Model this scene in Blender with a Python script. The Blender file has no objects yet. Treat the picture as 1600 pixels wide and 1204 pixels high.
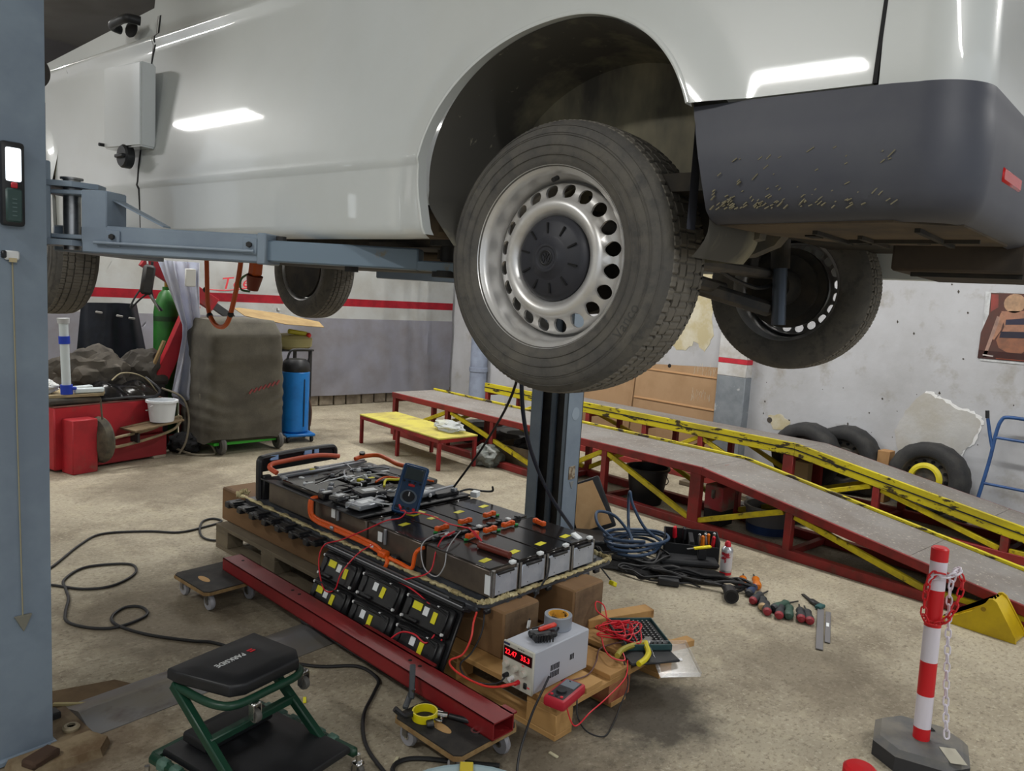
import bpy, bmesh, math, random
from mathutils import Vector, Matrix, noise
R = math.radians
PI = math.pi
scene = bpy.context.scene
COL = scene.collection
random.seed(7)

# ---------------------------------------------------------------- camera
def camera_axes(pitch, roll, yaw):
    fh = Vector((math.sin(yaw), math.cos(yaw), 0)); rt = Vector((math.cos(yaw), -math.sin(yaw), 0)); up = Vector((0, 0, 1))
    fwd = math.cos(pitch) * fh - math.sin(pitch) * up
    dn = -(math.sin(pitch) * fh + math.cos(pitch) * up)
    return math.cos(roll) * rt - math.sin(roll) * dn, math.sin(roll) * rt + math.cos(roll) * dn, fwd
cr, cd, cf = camera_axes(R(6.759), R(3.418), R(42.173))
cam_data = bpy.data.cameras.new('camera')
cam = bpy.data.objects.new('camera', cam_data); COL.objects.link(cam)
mw = Matrix.Identity(4)
for i, v in enumerate((cr, -cd, -cf)):
    for j in range(3): mw[j][i] = v[j]
mw.translation = Vector((0, 0, 1.6))
cam.matrix_world = mw
cam_data.sensor_fit = 'HORIZONTAL'; cam_data.sensor_width = 36.0
cam_data.lens = 36.0 * 1195.0 / 1600.0
cam_data.clip_start = 0.02; cam_data.clip_end = 200
scene.camera = cam

# ---------------------------------------------------------------- world, exposure
w = bpy.data.worlds.new('world'); scene.world = w; w.use_nodes = True
bg = w.node_tree.nodes['Background']
bg.inputs[0].default_value = (0.86, 0.93, 1.0, 1); bg.inputs[1].default_value = 0.75
scene.view_settings.view_transform = 'Standard'
scene.view_settings.look = 'None'
scene.view_settings.gamma = 1.0
scene.view_settings.use_curve_mapping = False
scene.view_settings.exposure = 0.0
LAMP_POWER = 74.0          # watts of each ceiling tube fitting

# ---------------------------------------------------------------- helpers
def lin(c):
    return tuple(((v / 255) / 12.92 if v / 255 <= 0.04045 else ((v / 255 + 0.055) / 1.055) ** 2.4) for v in c[:3]) + (1.0,)
MATS = {}
def mat(name, c, rough=0.5, metal=0.0, c2=None, scale=6.0, lo=0.42, hi=0.62, bump=0.0, bscale=60.0, coat=0.0, spec=0.5, c3=None, s3=2.0, lo3=0.5, hi3=0.7, detail=6.0, trans=0.0, alpha=1.0, emit=None, estr=0.0, stretch=None, ior=1.45):
    if name in MATS: return MATS[name]
    m = bpy.data.materials.new(name); m.use_nodes = True; nt = m.node_tree; N = nt.nodes; L = nt.links
    p = N['Principled BSDF']
    p.inputs['Base Color'].default_value = lin(c); p.inputs['Roughness'].default_value = rough; p.inputs['Metallic'].default_value = metal
    p.inputs['Coat Weight'].default_value = coat; p.inputs['Coat Roughness'].default_value = 0.04
    p.inputs['Specular IOR Level'].default_value = spec
    p.inputs['Transmission Weight'].default_value = trans; p.inputs['Alpha'].default_value = alpha; p.inputs['IOR'].default_value = ior
    if emit:
        m.cycles.emission_sampling = 'NONE'
        p.inputs['Emission Color'].default_value = lin(emit); p.inputs['Emission Strength'].default_value = estr
    if c2 or bump or c3:
        tc = N.new('ShaderNodeTexCoord'); src = tc.outputs['Object']
        if stretch:
            mp = N.new('ShaderNodeMapping'); mp.inputs['Scale'].default_value = stretch; L.new(src, mp.inputs[0]); src = mp.outputs[0]
        col = None
        def layer(base, cc, sc, a, b):
            nz = N.new('ShaderNodeTexNoise'); nz.inputs['Scale'].default_value = sc; nz.inputs['Detail'].default_value = detail; nz.inputs['Roughness'].default_value = 0.62
            L.new(src, nz.inputs['Vector'])
            rp = N.new('ShaderNodeMapRange'); rp.inputs[1].default_value = a; rp.inputs[2].default_value = b; L.new(nz.outputs['Fac'], rp.inputs[0])
            mx = N.new('ShaderNodeMix'); mx.data_type = 'RGBA'; L.new(rp.outputs[0], mx.inputs[0])
            if base is None: mx.inputs[6].default_value = lin(c)
            else: L.new(base, mx.inputs[6])
            mx.inputs[7].default_value = lin(cc)
            return mx.outputs[2]
        if c2: col = layer(col, c2, scale, lo, hi)
        if c3: col = layer(col, c3, s3, lo3, hi3)
        if col is not None: L.new(col, p.inputs['Base Color'])
        if bump:
            nz = N.new('ShaderNodeTexNoise'); nz.inputs['Scale'].default_value = bscale; nz.inputs['Detail'].default_value = 4; L.new(src, nz.inputs['Vector'])
            bp = N.new('ShaderNodeBump'); bp.inputs['Strength'].default_value = bump; bp.inputs['Distance'].default_value = 0.01
            L.new(nz.outputs['Fac'], bp.inputs['Height']); L.new(bp.outputs[0], p.inputs['Normal'])
    MATS[name] = m
    return m

def spline(pts, n=8, closed=False):
    P = [Vector(p) for p in pts]; out = []; k = len(P)
    rng = range(k if closed else k - 1)
    for i in rng:
        if closed: a, b, c, d = P[(i - 1) % k], P[i], P[(i + 1) % k], P[(i + 2) % k]
        else: a, b, c, d = P[max(i - 1, 0)], P[i], P[i + 1], P[min(i + 2, k - 1)]
        for j in range(n):
            t = j / n
            out.append(0.5 * ((2 * b) + (c - a) * t + (2 * a - 5 * b + 4 * c - d) * t * t + (3 * b - a - 3 * c + d) * t ** 3))
    if not closed: out.append(P[-1])
    return out

class B:
    """collects shapes into one mesh"""
    def __init__(s): s.bm = bmesh.new()
    def box(s, c, size, rot=None, bev=0.0, seg=1):
        m = Matrix.Translation(Vector(c))
        if rot is not None: m = m @ (rot.to_4x4() if not isinstance(rot, tuple) else (Matrix.Rotation(rot[2], 4, 'Z') @ Matrix.Rotation(rot[1], 4, 'Y') @ Matrix.Rotation(rot[0], 4, 'X')))
        r = bmesh.ops.create_cube(s.bm, size=1.0, matrix=m @ Matrix.Diagonal((size[0], size[1], size[2], 1)))
        if bev > 0:
            es = list({e for v in r['verts'] for e in v.link_edges})
            bmesh.ops.bevel(s.bm, geom=es, offset=min(bev, 0.45 * min(size)), segments=seg, affect='EDGES', profile=0.5)
        return s
    def bar(s, p0, p1, w, h, up=(0, 0, 1), bev=0.0):
        p0, p1 = Vector(p0), Vector(p1); d = p1 - p0; L = d.length; y = d.normalized(); u = Vector(up)
        if abs(y.dot(u)) > 0.98: u = Vector((1, 0, 0))
        x = y.cross(u).normalized(); z = x.cross(y)
        m = Matrix((x, y, z)).transposed()
        return s.box((p0 + p1) / 2, (w, L, h), m, bev)
    def cyl(s, p0, p1, r0, r1=None, seg=16, caps=True):
        p0, p1 = Vector(p0), Vector(p1); r1 = r0 if r1 is None else r1
        d = p1 - p0; q = d.to_track_quat('Z', 'Y').to_matrix().to_4x4()
        bmesh.ops.create_cone(s.bm, cap_ends=caps, segments=seg, radius1=r0, radius2=r1, depth=d.length, matrix=Matrix.Translation((p0 + p1) / 2) @ q)
        return s
    def sphere(s, c, r, seg=12, sc=(1, 1, 1)):
        bmesh.ops.create_uvsphere(s.bm, u_segments=seg, v_segments=max(6, seg // 2), radius=r, matrix=Matrix.Translation(Vector(c)) @ Matrix.Diagonal((sc[0], sc[1], sc[2], 1)))
        return s
    def rings(s, rs, closed=False, cap=True, loop=True):
        bm = s.bm; V = [[bm.verts.new(p) for p in r] for r in rs]; n = len(V[0])
        k = len(V) if closed else len(V) - 1
        for i in range(k):
            a, b = V[i], V[(i + 1) % len(V)]
            for j in range(n if loop else n - 1):
                bm.faces.new((a[j], a[(j + 1) % n], b[(j + 1) % n], b[j]))
        if cap and not closed and loop:
            bm.faces.new(list(reversed(V[0]))); bm.faces.new(V[-1])
        return s
    def tube(s, pts, r, seg=8, n=6, closed=False, raw=False, flat=1.0):
        P = [Vector(p) for p in pts] if raw else spline(pts, n, closed)
        k = len(P); rs = []; prev = None
        for i in range(k):
            if closed: t = P[(i + 1) % k] - P[(i - 1) % k]
            else: t = P[min(i + 1, k - 1)] - P[max(i - 1, 0)]
            if t.length < 1e-9: t = Vector((0, 0, 1))
            t.normalize()
            if prev is None:
                u = Vector((0, 0, 1)) if abs(t.z) < 0.9 else Vector((1, 0, 0)); x = t.cross(u).normalized()
            else:
                x = prev - t * prev.dot(t); x = x.normalized() if x.length > 1e-6 else t.orthogonal().normalized()
            prev = x; y = t.cross(x); rr = r[i * (len(r) - 1) // max(k - 1, 1)] if isinstance(r, (list, tuple)) else r
            rs.append([P[i] + rr * (math.cos(2 * PI * j / seg) * x + flat * math.sin(2 * PI * j / seg) * y) for j in range(seg)])
        return s.rings(rs, closed=closed)
    def lathe(s, prof, seg=32, o=(0, 0, 0), axis='Z', caps=True, closed=False, ang=2 * PI, wob=None):
        rs = []; o = Vector(o)
        for (r, h) in prof:
            ring = []
            for j in range(seg):
                a = ang * j / seg; rr = r if wob is None else wob(r, h, a)
                c, d = rr * math.cos(a), rr * math.sin(a)
                ring.append(o + (Vector((c, d, h)) if axis == 'Z' else Vector((h, c, d)) if axis == 'X' else Vector((d, h, c))))
            rs.append(ring)
        return s.rings(rs, closed=closed, cap=caps)
    def prism(s, poly, a0, a1, plane='XY', taper=1.0):
        def P(p, a):
            return {'XY': (p[0], p[1], a), 'XZ': (p[0], a, p[1]), 'YZ': (a, p[0], p[1])}[plane]
        cx = sum(p[0] for p in poly) / len(poly); cy = sum(p[1] for p in poly) / len(poly)
        top = [((p[0] - cx) * taper + cx, (p[1] - cy) * taper + cy) for p in poly]
        return s.rings([[P(p, a0) for p in poly], [P(p, a1) for p in top]])
    def grid(s, fn, nu, nv, thick=0.0):
        bm = s.bm; V = [[bm.verts.new(fn(i / nu, j / nv)) for j in range(nv + 1)] for i in range(nu + 1)]; F = []
        for i in range(nu):
            for j in range(nv): F.append(bm.faces.new((V[i][j], V[i + 1][j], V[i + 1][j + 1], V[i][j + 1])))
        if thick: bmesh.ops.solidify(bm, geom=F, thickness=thick)
        return s
    def xf(s, m):
        bmesh.ops.transform(s.bm, matrix=m, verts=s.bm.verts); return s
    def build(s, name, m, parent=None, smooth=38, loc=None, rot=None):
        bmesh.ops.recalc_face_normals(s.bm, faces=s.bm.faces)
        me = bpy.data.meshes.new(name); s.bm.to_mesh(me); s.bm.free()
        if smooth:
            me.polygons.foreach_set('use_smooth', [True] * len(me.polygons)); me.set_sharp_from_angle(angle=R(smooth))
        me.materials.append(m)
        o = bpy.data.objects.new(name, me); COL.objects.link(o)
        if parent is not None: o.parent = parent
        if loc is not None: o.location = loc
        if rot is not None: o.rotation_euler = rot
        return o

def tag(o, label=None, cat=None, group=None, kind=None):
    if label: o['label'] = label
    if cat: o['category'] = cat
    if group: o['group'] = group
    if kind: o['kind'] = kind
    return o
def thing(name, label, cat, loc=(0, 0, 0), rz=0.0, group=None, rot=None):
    o = bpy.data.objects.new(name, None); COL.objects.link(o); o.empty_display_size = 0.1
    o.location = loc; o.rotation_euler = rot if rot is not None else (0, 0, rz)
    return tag(o, label, cat, group)
def empty(name, parent, loc=(0, 0, 0), rot=(0, 0, 0)):
    o = bpy.data.objects.new(name, None); COL.objects.link(o); o.parent = parent; o.location = loc; o.rotation_euler = rot
    o.empty_display_size = 0.05
    return o
def share(src, name, parent, loc=(0, 0, 0), rot=(0, 0, 0), sc=None, m=None):
    """another object on the same mesh"""
    o = bpy.data.objects.new(name, src.data); COL.objects.link(o); o.parent = parent; o.location = loc; o.rotation_euler = rot
    if sc: o.scale = sc
    return o
def copy_tree(src, parent=None):
    c = src.copy(); COL.objects.link(c); c.parent = parent
    for ch in list(src.children): copy_tree(ch, c)
    return c
def text(name, body, size, m, parent, loc, rot, ext=0.0004, shear=0.0, align='CENTER', sx=1.0):
    cu = bpy.data.curves.new(name, 'FONT'); cu.body = body; cu.size = size; cu.extrude = ext; cu.shear = shear
    cu.align_x = align; cu.align_y = 'CENTER'; cu.resolution_u = 3
    t = bpy.data.objects.new(name, cu); COL.objects.link(t)
    bpy.context.view_layer.update()
    me = bpy.data.meshes.new_from_object(t.evaluated_get(bpy.context.evaluated_depsgraph_get())); me.name = name
    bpy.data.objects.remove(t); bpy.data.curves.remove(cu)
    me.materials.clear(); me.materials.append(m)
    o = bpy.data.objects.new(name, me); COL.objects.link(o); o.parent = parent; o.location = loc; o.rotation_euler = rot; o.scale = (sx, 1, 1)
    return o

# two local frames: the van and lift stand 9 degrees off the walls, the battery and its pallets 5 degrees
VY = R(9.036); VO = Vector((1.323, 1.367, 0))
KY = R(5.17); KO = Vector((1.9, 2.0, 0))
def fromv(x, y, z=0):
    return VO + Vector((math.cos(VY) * x - math.sin(VY) * y, math.sin(VY) * x + math.cos(VY) * y, z))
def fromk(x, y, z=0):
    return KO + Vector((math.cos(KY) * x - math.sin(KY) * y, math.sin(KY) * x + math.cos(KY) * y, z))
def vthing(name, label, cat, loc=(0, 0, 0), rz=0.0, group=None): return thing(name, label, cat, fromv(*loc), VY + rz, group)
def kthing(name, label, cat, loc=(0, 0, 0), rz=0.0, group=None): return thing(name, label, cat, fromk(*loc), KY + rz, group)
def tok(p):
    d = Vector(p) - KO; return Vector((math.cos(KY) * d.x + math.sin(KY) * d.y, -math.sin(KY) * d.x + math.cos(KY) * d.y, d.z))

# ---------------------------------------------------------------- common materials
M_black = mat('black_plastic', (26, 27, 30), 0.45, c2=(38, 39, 42), scale=9)
M_rubber = mat('rubber', (44, 44, 45), 0.75, c2=(66, 64, 60), scale=7, lo=.45, hi=.75, bump=.15, bscale=90)
M_white = mat('white_plastic', (222, 224, 224), 0.4)
M_chrome = mat('chrome', (205, 205, 205), 0.2, 1.0)
M_steel = mat('steel', (165, 166, 168), 0.35, 1.0, c2=(120, 118, 115), scale=12)
M_red_paint = mat('red_paint', (140, 34, 36), 0.5, c2=(112, 34, 34), scale=7, c3=(84, 50, 42), s3=5, lo3=.58, hi3=.75)
M_yellow_paint = mat('yellow_paint', (206, 186, 20), 0.55, c2=(170, 152, 34), scale=8, c3=(70, 56, 30), s3=11, lo3=.6, hi3=.68)
M_lift = mat('lift_paint', (132, 146, 160), 0.42, c2=(122, 135, 150), scale=4, c3=(160, 152, 128), s3=5, lo3=.66, hi3=.72, spec=.4)
M_orange = mat('orange_cable', (226, 92, 22), 0.45)
M_yellow = mat('yellow_label', (222, 214, 30), 0.5)
M_label = mat('white_label', (226, 230, 232), 0.5)
M_copper_red = mat('red_lead', (205, 30, 46), 0.4)
# ---------------------------------------------------------------- the hall
M_floor = mat('concrete_floor', (168, 159, 139), 0.75, c2=(130, 120, 102), scale=1.1, lo=.38, hi=.72, c3=(176, 166, 142), s3=7, lo3=.5, hi3=.75, bump=.25, bscale=22, detail=9)
nt = M_floor.node_tree; N = nt.nodes; L = nt.links; p = N['Principled BSDF']
def floor_layer(colour, scale, lo, hi, strength, dims=(1, 1, 1)):
    src = p.inputs['Base Color'].links[0].from_socket
    tc = N.new('ShaderNodeTexCoord'); mp = N.new('ShaderNodeMapping'); mp.inputs['Scale'].default_value = dims; L.new(tc.outputs['Object'], mp.inputs[0])
    nz = N.new('ShaderNodeTexNoise'); nz.inputs['Scale'].default_value = scale; nz.inputs['Detail'].default_value = 10; nz.inputs['Roughness'].default_value = .7; L.new(mp.outputs[0], nz.inputs['Vector'])
    rp = N.new('ShaderNodeMapRange'); rp.inputs[1].default_value = lo; rp.inputs[2].default_value = hi; rp.inputs[4].default_value = strength; L.new(nz.outputs['Fac'], rp.inputs[0])
    mx = N.new('ShaderNodeMix'); mx.data_type = 'RGBA'; L.new(rp.outputs[0], mx.inputs[0]); L.new(src, mx.inputs[6]); mx.inputs[7].default_value = lin(colour)
    L.new(mx.outputs[2], p.inputs['Base Color'])
floor_layer((92, 82, 66), 26, .57, .66, .6)
floor_layer((98, 88, 72), 38, .52, .63, .6, (1, 1.6, 1))          # chips and specks
floor_layer((98, 86, 70), 1.7, .50, .70, .75)           # oil stains
floor_layer((194, 186, 166), 50, .54, .64, .55)         # bare light aggregate
def floor_stain(colour, cx, cy, r, strength, sx=1.0, sy=1.0, sc=5.0):
    """an irregular spill on the concrete around a given spot"""
    src = p.inputs['Base Color'].links[0].from_socket
    tc = N.new('ShaderNodeTexCoord'); mp = N.new('ShaderNodeMapping'); mp.vector_type = 'POINT'; mp.inputs['Location'].default_value = (-cx * sx, -cy * sy, 0); mp.inputs['Scale'].default_value = (sx, sy, 0); L.new(tc.outputs['Object'], mp.inputs[0])
    ln = N.new('ShaderNodeVectorMath'); ln.operation = 'LENGTH'; L.new(mp.outputs[0], ln.inputs[0])
    nz = N.new('ShaderNodeTexNoise'); nz.inputs['Scale'].default_value = sc; nz.inputs['Detail'].default_value = 9; nz.inputs['Roughness'].default_value = .65; L.new(tc.outputs['Object'], nz.inputs['Vector'])
    ma = N.new('ShaderNodeMath'); ma.operation = 'MULTIPLY_ADD'; ma.inputs[1].default_value = r * 1.6; L.new(nz.outputs['Fac'], ma.inputs[0]); L.new(ln.outputs['Value'], ma.inputs[2])
    rp = N.new('ShaderNodeMapRange'); rp.inputs[1].default_value = r * 1.75; rp.inputs[2].default_value = r * 1.25; rp.inputs[4].default_value = strength; L.new(ma.outputs[0], rp.inputs[0])
    mx = N.new('ShaderNodeMix'); mx.data_type = 'RGBA'; L.new(rp.outputs[0], mx.inputs[0]); L.new(src, mx.inputs[6]); mx.inputs[7].default_value = lin(colour); L.new(mx.outputs[2], p.inputs['Base Color'])
floor_stain((46, 40, 34), 2.35, 1.75, .40, .85)
floor_stain((70, 60, 48), 1.75, 1.75, .45, .6)
floor_stain((88, 76, 60), 1.15, 3.6, .60, .6)
floor_stain((92, 80, 64), 3.3, 1.45, .50, .5)
floor_stain((84, 72, 58), 1.9, 6.0, .7, .5)
floor_stain((86, 66, 46), .62, 2.7, .35, .7)
tag(B().box((2, 2.5, -.05), (14, 16, .1)).build('floor', M_floor), kind='structure')

M_wall = mat('wall_plaster', (190, 191, 195), 0.85, c2=(172, 172, 174), scale=1.4, lo=.4, hi=.7, c3=(154, 148, 140), s3=3.5, lo3=.56, hi3=.74, bump=.2, bscale=14, detail=9)
XW, YW = 6.95, 9.1
wr = tag(B().box((XW + .1, 2.2, 2.2), (.2, 14, 4.4)).build('wall_right', M_wall), kind='structure')
M_backwall = mat('back_wall_paint', (190, 190, 196), .85, c2=(168, 166, 168), scale=2, bump=.2, bscale=10)
wb = tag(B().box((1.9, YW + .1, 2.2), (10.6, .2, 4.4)).build('wall_back', M_backwall), kind='structure')
M_ceiling = mat('ceiling_paint', (200, 200, 196), .9, c2=(180, 178, 172), scale=1.5)
tag(B().box((2, 2.5, 4.45), (14, 14, .1)).build('ceiling', M_ceiling), kind='structure')
M_leftwall = mat('left_wall_paint', (196, 198, 196), .85, c2=(176, 176, 172), scale=2)
tag(B().box((-4.6, 3.4, 2.2), (.2, 11.6, 4.4)).build('wall_left', M_leftwall), kind='structure')

# footing course of blocks under the tarpaulin
M_block = mat('footing_block', (138, 128, 112), .9, c2=(108, 98, 86), scale=7, bump=.4, bscale=30)
x = 3.95; k = 0
while x < 6.9:
    wd = .21 + .03 * math.sin(k * 2.3)
    B().box((x + wd / 2, YW - .025, .085 + .004 * math.sin(k * 5)), (wd - .018, .05, .17), bev=.008).build('brick', M_block, wb)
    x += wd; k += 1

# pieces on the right wall: bare plaster, painted pillar, ochre patch
M_bare = mat('bare_plaster', (190, 189, 187), .95, c2=(180, 176, 168), scale=3, bump=.2, bscale=30)
pts = [(2.60, .45), (2.66, .62), (2.58, .80), (2.47, .97), (2.40, .985), (2.36, .95), (2.28, .94), (2.20, .88), (2.12, .875), (2.04, .85), (2.00, .80), (2.01, .72), (2.05, .60), (2.10, .55), (2.13, .47), (2.14, .36), (2.20, .25), (2.5, .2)]
def jag(pts, amp, n=4):
    out = []
    for i in range(len(pts)):
        a, b = Vector(pts[i]), Vector(pts[(i + 1) % len(pts)])
        for j in range(n):
            q = a.lerp(b, j / n); out.append((q.x + random.uniform(-amp, amp), q.y + random.uniform(-amp, amp)))
    return out
jp = jag(pts, .008)
M_chip = mat('chipped_edge', (236, 236, 236), .9)
c0 = (2.35, .62)
B().prism([(a - .022, b + .012) for a, b in jag(pts, .010)], XW - .004, XW + .01, 'YZ').build('plaster_edge', M_chip, wr, smooth=0)
B().prism(jp, XW - .006, XW + .01, 'YZ').build('plaster_patch', M_bare, wr, smooth=0)
M_ochre = mat('ochre_patch', (190, 178, 142), .9, c2=(206, 200, 180), scale=5)
B().prism(jag([(5.5, 1.12), (5.6, 1.9), (4.62, 1.95), (4.58, 1.3), (4.66, 1.12), (4.8, 1.2), (4.95, 1.1), (5.2, 1.16)], .02), XW - .003, XW + .01, 'YZ').build('ochre_patch', M_ochre, wr, smooth=0)
# little chips and nail holes in the wall
M_hole = mat('wall_hole', (74, 68, 62), .95)
b = B()
for k in range(46):
    yy, zz = random.uniform(1.2, 4.1), random.uniform(.55, 1.9); s_ = random.uniform(.003, .01)
    b.prism([(yy - s_, zz), (yy, zz - s_ * random.uniform(.6, 2)), (yy + s_, zz), (yy + s_ * .3, zz + s_ * random.uniform(.6, 2.5))], XW - .002, XW + .004, 'YZ')
tag(b.build('wall_chips', M_hole, wr, smooth=0), kind='stuff')
B().prism(jag([(3.86, .56), (3.74, .60), (3.62, .54), (3.66, .46), (3.8, .44)], .01), XW - .003, XW + .01, 'YZ').build('ochre_patch', M_ochre, wr, smooth=0)
B().cyl((XW - .004, 3.84, .52), (XW + .004, 3.84, .52), .028, seg=12).build('pipe_hole', M_hole, wr)

pil = tag(bpy.data.objects.new('pillar', None), kind='structure'); COL.objects.link(pil); pil.location = (XW - .05, 4.25, 0)
M_pgrey = mat('pillar_grey', (134, 140, 146), .7, c2=(116, 122, 128), scale=5, c3=(200, 200, 200), s3=6, lo3=.62, hi3=.7)
M_pwhite = mat('pillar_white', (206, 206, 206), .8, c2=(182, 178, 172), scale=5)
M_pred = mat('stripe_red', (196, 40, 56), .6, c2=(172, 36, 50), scale=8)
B().box((0, 0, .455), (.12, .33, .91), bev=.006).build('grey_band', M_pgrey, pil)
B().box((0, 0, .975), (.12, .33, .128), bev=.004).build('white_band', M_pwhite, pil)
B().box((0, 0, 1.065), (.121, .331, .05), bev=.003).build('red_band', M_pred, pil)
B().box((0, 0, 2.74), (.12, .33, 3.3), bev=.004).build('upper_shaft', M_pwhite, pil)

# banner tarpaulin over the back wall: white head with red stripe, grey skirt, hangs in folds and turns the corner
tarp = thing('tarpaulin', 'white and grey banner tarpaulin with a red stripe hung over the back wall', 'tarpaulin', (0, YW - .075, 0))
M_twhite = mat('tarp_white', (216, 218, 216), .6, c2=(196, 194, 186), scale=2.2, lo=.45, hi=.75)
M_tgrey = mat('tarp_grey', (172, 172, 184), .6, c2=(150, 144, 142), scale=1.8, lo=.42, hi=.75)
def tarp_pt(x, z):
    d = 0
    if x > 5.2:
        t = (x - 5.2) / 1.6
        for (cx, top, sl, wd) in ((6.0, 2.2, .16, .05), (6.18, 2.0, .30, .06), (6.38, 2.2, .12, .05), (5.7, 1.1, .5, .07)):
            q = (x - cx - sl * max(0, top - z) * .4) / wd
            d -= .045 * math.exp(-q * q) * t
    d -= .03 * (abs(noise.noise(Vector((x * 1.3, z * 1.6, 2)))) ** .7) + .012 * abs(noise.noise(Vector((x * 4 + z, z * 3, 7))))
    d += .012 * math.sin(x * 5 + z * 1.3) * math.sin(z * 2.1 + x) - .02 * (1 - min(1, z / .3))
    return Vector((x, d, z))
def strip(x0, x1, z0, z1, nu, nv): return B().grid(lambda u, v: tarp_pt(x0 + (x1 - x0) * u, z0 + (z1 - z0) * v), nu, nv, .003)
strip(-1.5, 6.90, 1.155, 1.318, 150, 3).build('lower_white_band', M_twhite, tarp)
strip(-1.5, 6.90, 1.318, 1.418, 150, 2).build('red_stripe', M_pred, tarp)
strip(-1.5, 6.90, 1.418, 2.6, 150, 12).build('white_head', M_twhite, tarp)
strip(-1.5, 6.90, .14, 1.155, 150, 14).build('grey_skirt', M_tgrey, tarp)
M_script = mat('red_script', (196, 52, 60), .6)
text('lettering', 'Tees', .19, M_script, tarp, (3.66, -.075, 1.545), (R(90), R(-7), 0), shear=.3, sx=1.25)
B().tube([(4.12, -.07, 1.60), (4.22, -.07, 1.60), (4.30, -.07, 1.55), (4.36, -.07, 1.505), (4.46, -.07, 1.505)], .010, 6).build('flourish', M_script, tarp)
text('lettering', 'R', .17, M_script, tarp, (4.46, -.075, 1.60), (R(90), R(-5), 0), shear=.3, sx=1.2)
B().tube([(3.30, -.07, 1.452), (3.5, -.07, 1.45), (3.68, -.07, 1.475), (3.90, -.07, 1.52)], .007, 6).build('flourish', M_script, tarp)

# soil pipe standing on the right wall near the corner
pp = thing('wall_pipe', 'blue-grey vertical pipe standing by the corner of the two walls', 'pipe', (XW - .13, 8.25, 0))
M_pipe = mat('pipe_grey', (146, 156, 176), .5, c2=(128, 136, 154), scale=4)
B().lathe([(.12, 0), (.12, 2.6)], 24).build('shaft', M_pipe, pp)
B().lathe([(.122, .5), (.132, .505), (.132, .56), (.122, .565)], 24, caps=False).build('collar', M_pipe, pp)

# ceiling tube fittings: the hall's own light, plus two added at the back wall
M_fit = mat('lamp_fitting', (226, 226, 224), .5)
M_tube = mat('lamp_tube', (255, 255, 255), .4, emit=(250, 253, 255), estr=9.0)
def tube_light(x, y, z, rz, ln, label):
    t = thing('ceiling_light', label, 'ceiling light', (x, y, z), rz, 'tube lights under the ceiling')
    B().box((0, 0, .045), (.17, ln, .05), bev=.006).build('housing', M_fit, t)
    for s_ in (-1, 1):
        B().cyl((s_ * .045, -ln / 2 + .03, 0), (s_ * .045, ln / 2 - .03, 0), .014, seg=10).build('tube', M_tube, t)
        B().box((0, s_ * (ln / 2 - .02), .005), (.16, .03, .05), bev=.004).build('end_cap', M_fit, t)
    la = bpy.data.lights.new('tube_light', 'AREA'); la.shape = 'RECTANGLE'; la.size = .16; la.size_y = ln; la.energy = LAMP_POWER; la.color = (1.0, .985, .95)
    lo = bpy.data.objects.new('tube_light_source', la); COL.objects.link(lo); lo.parent = t; lo.location = (0, 0, -.03)
    B().cyl((0, -ln * .3, .07), (0, -ln * .3, 4.4 - z), .004, seg=6).build('rod', M_fit, t)
    B().cyl((0, ln * .3, .07), (0, ln * .3, 4.4 - z), .004, seg=6).build('rod', M_fit, t)
for k, (lx, ly) in enumerate(((-2.6, 6.6), (-3.3, 1.05), (-2.0, -3.4))):
    q = fromv(lx, ly)
    tube_light(q.x, q.y, 3.9, VY, 1.5 if k != 1 else 1.45, ('bright tube light under the ceiling nearest the back wall, off the van door side', 'bright tube light under the ceiling beside the rear half of the van', 'bright tube light under the ceiling behind the van')[k])
for k, (lx, ly) in enumerate(((1.2, 7.3), (3.9, 7.9))):  # two lamps added to brighten the tarpaulin and back area
    tube_light(lx, ly, 3.9, PI / 2, 1.5, ('added tube light brightening the back wall, over the red machine', 'added tube light brightening the back wall, over the covered cart')[k])
for k, ly in enumerate((6.2, 2.6, -1.2)):
    tube_light(5.0, ly, 3.9, 0, 1.5, ('bright tube light over the far end of the ramps', 'bright tube light over the knee of the ramps', 'bright tube light over the low end of the ramps')[k])
# ---------------------------------------------------------------- the van, raised on the lift
M_van = mat('van_white', (208, 212, 211), .32, coat=1.0, spec=.5, c2=(203, 207, 205), scale=1.2)
M_seam = mat('panel_gap', (34, 34, 36), .8)
M_bump = mat('bumper_plastic', (70, 72, 82), .5, c2=(76, 78, 86), scale=5, c3=(140, 132, 108), s3=60, lo3=.72, hi3=.76)
M_under = mat('underbody', (38, 37, 35), .85, c2=(60, 54, 46), scale=8)
M_under2 = mat('underbody_dusty', (98, 84, 66), .85, c2=(70, 62, 54), scale=6)
M_liner = mat('arch_liner', (84, 82, 77), .9, c2=(176, 168, 140), scale=1.5, lo=.42, hi=.60, c3=(150, 146, 128), s3=40, lo3=.66, hi3=.74, stretch=(1, 1, .45))
M_glass = mat('dark_glass', (28, 26, 32), .06, spec=.8)
van = vthing('van', 'white panel van with a black rear bumper raised high on the lift', 'van')
HUB, WB, TR, WR = 1.695, 3.309, 1.858, .338
ZS = 1.748                                       # lower edge of the sill

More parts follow.
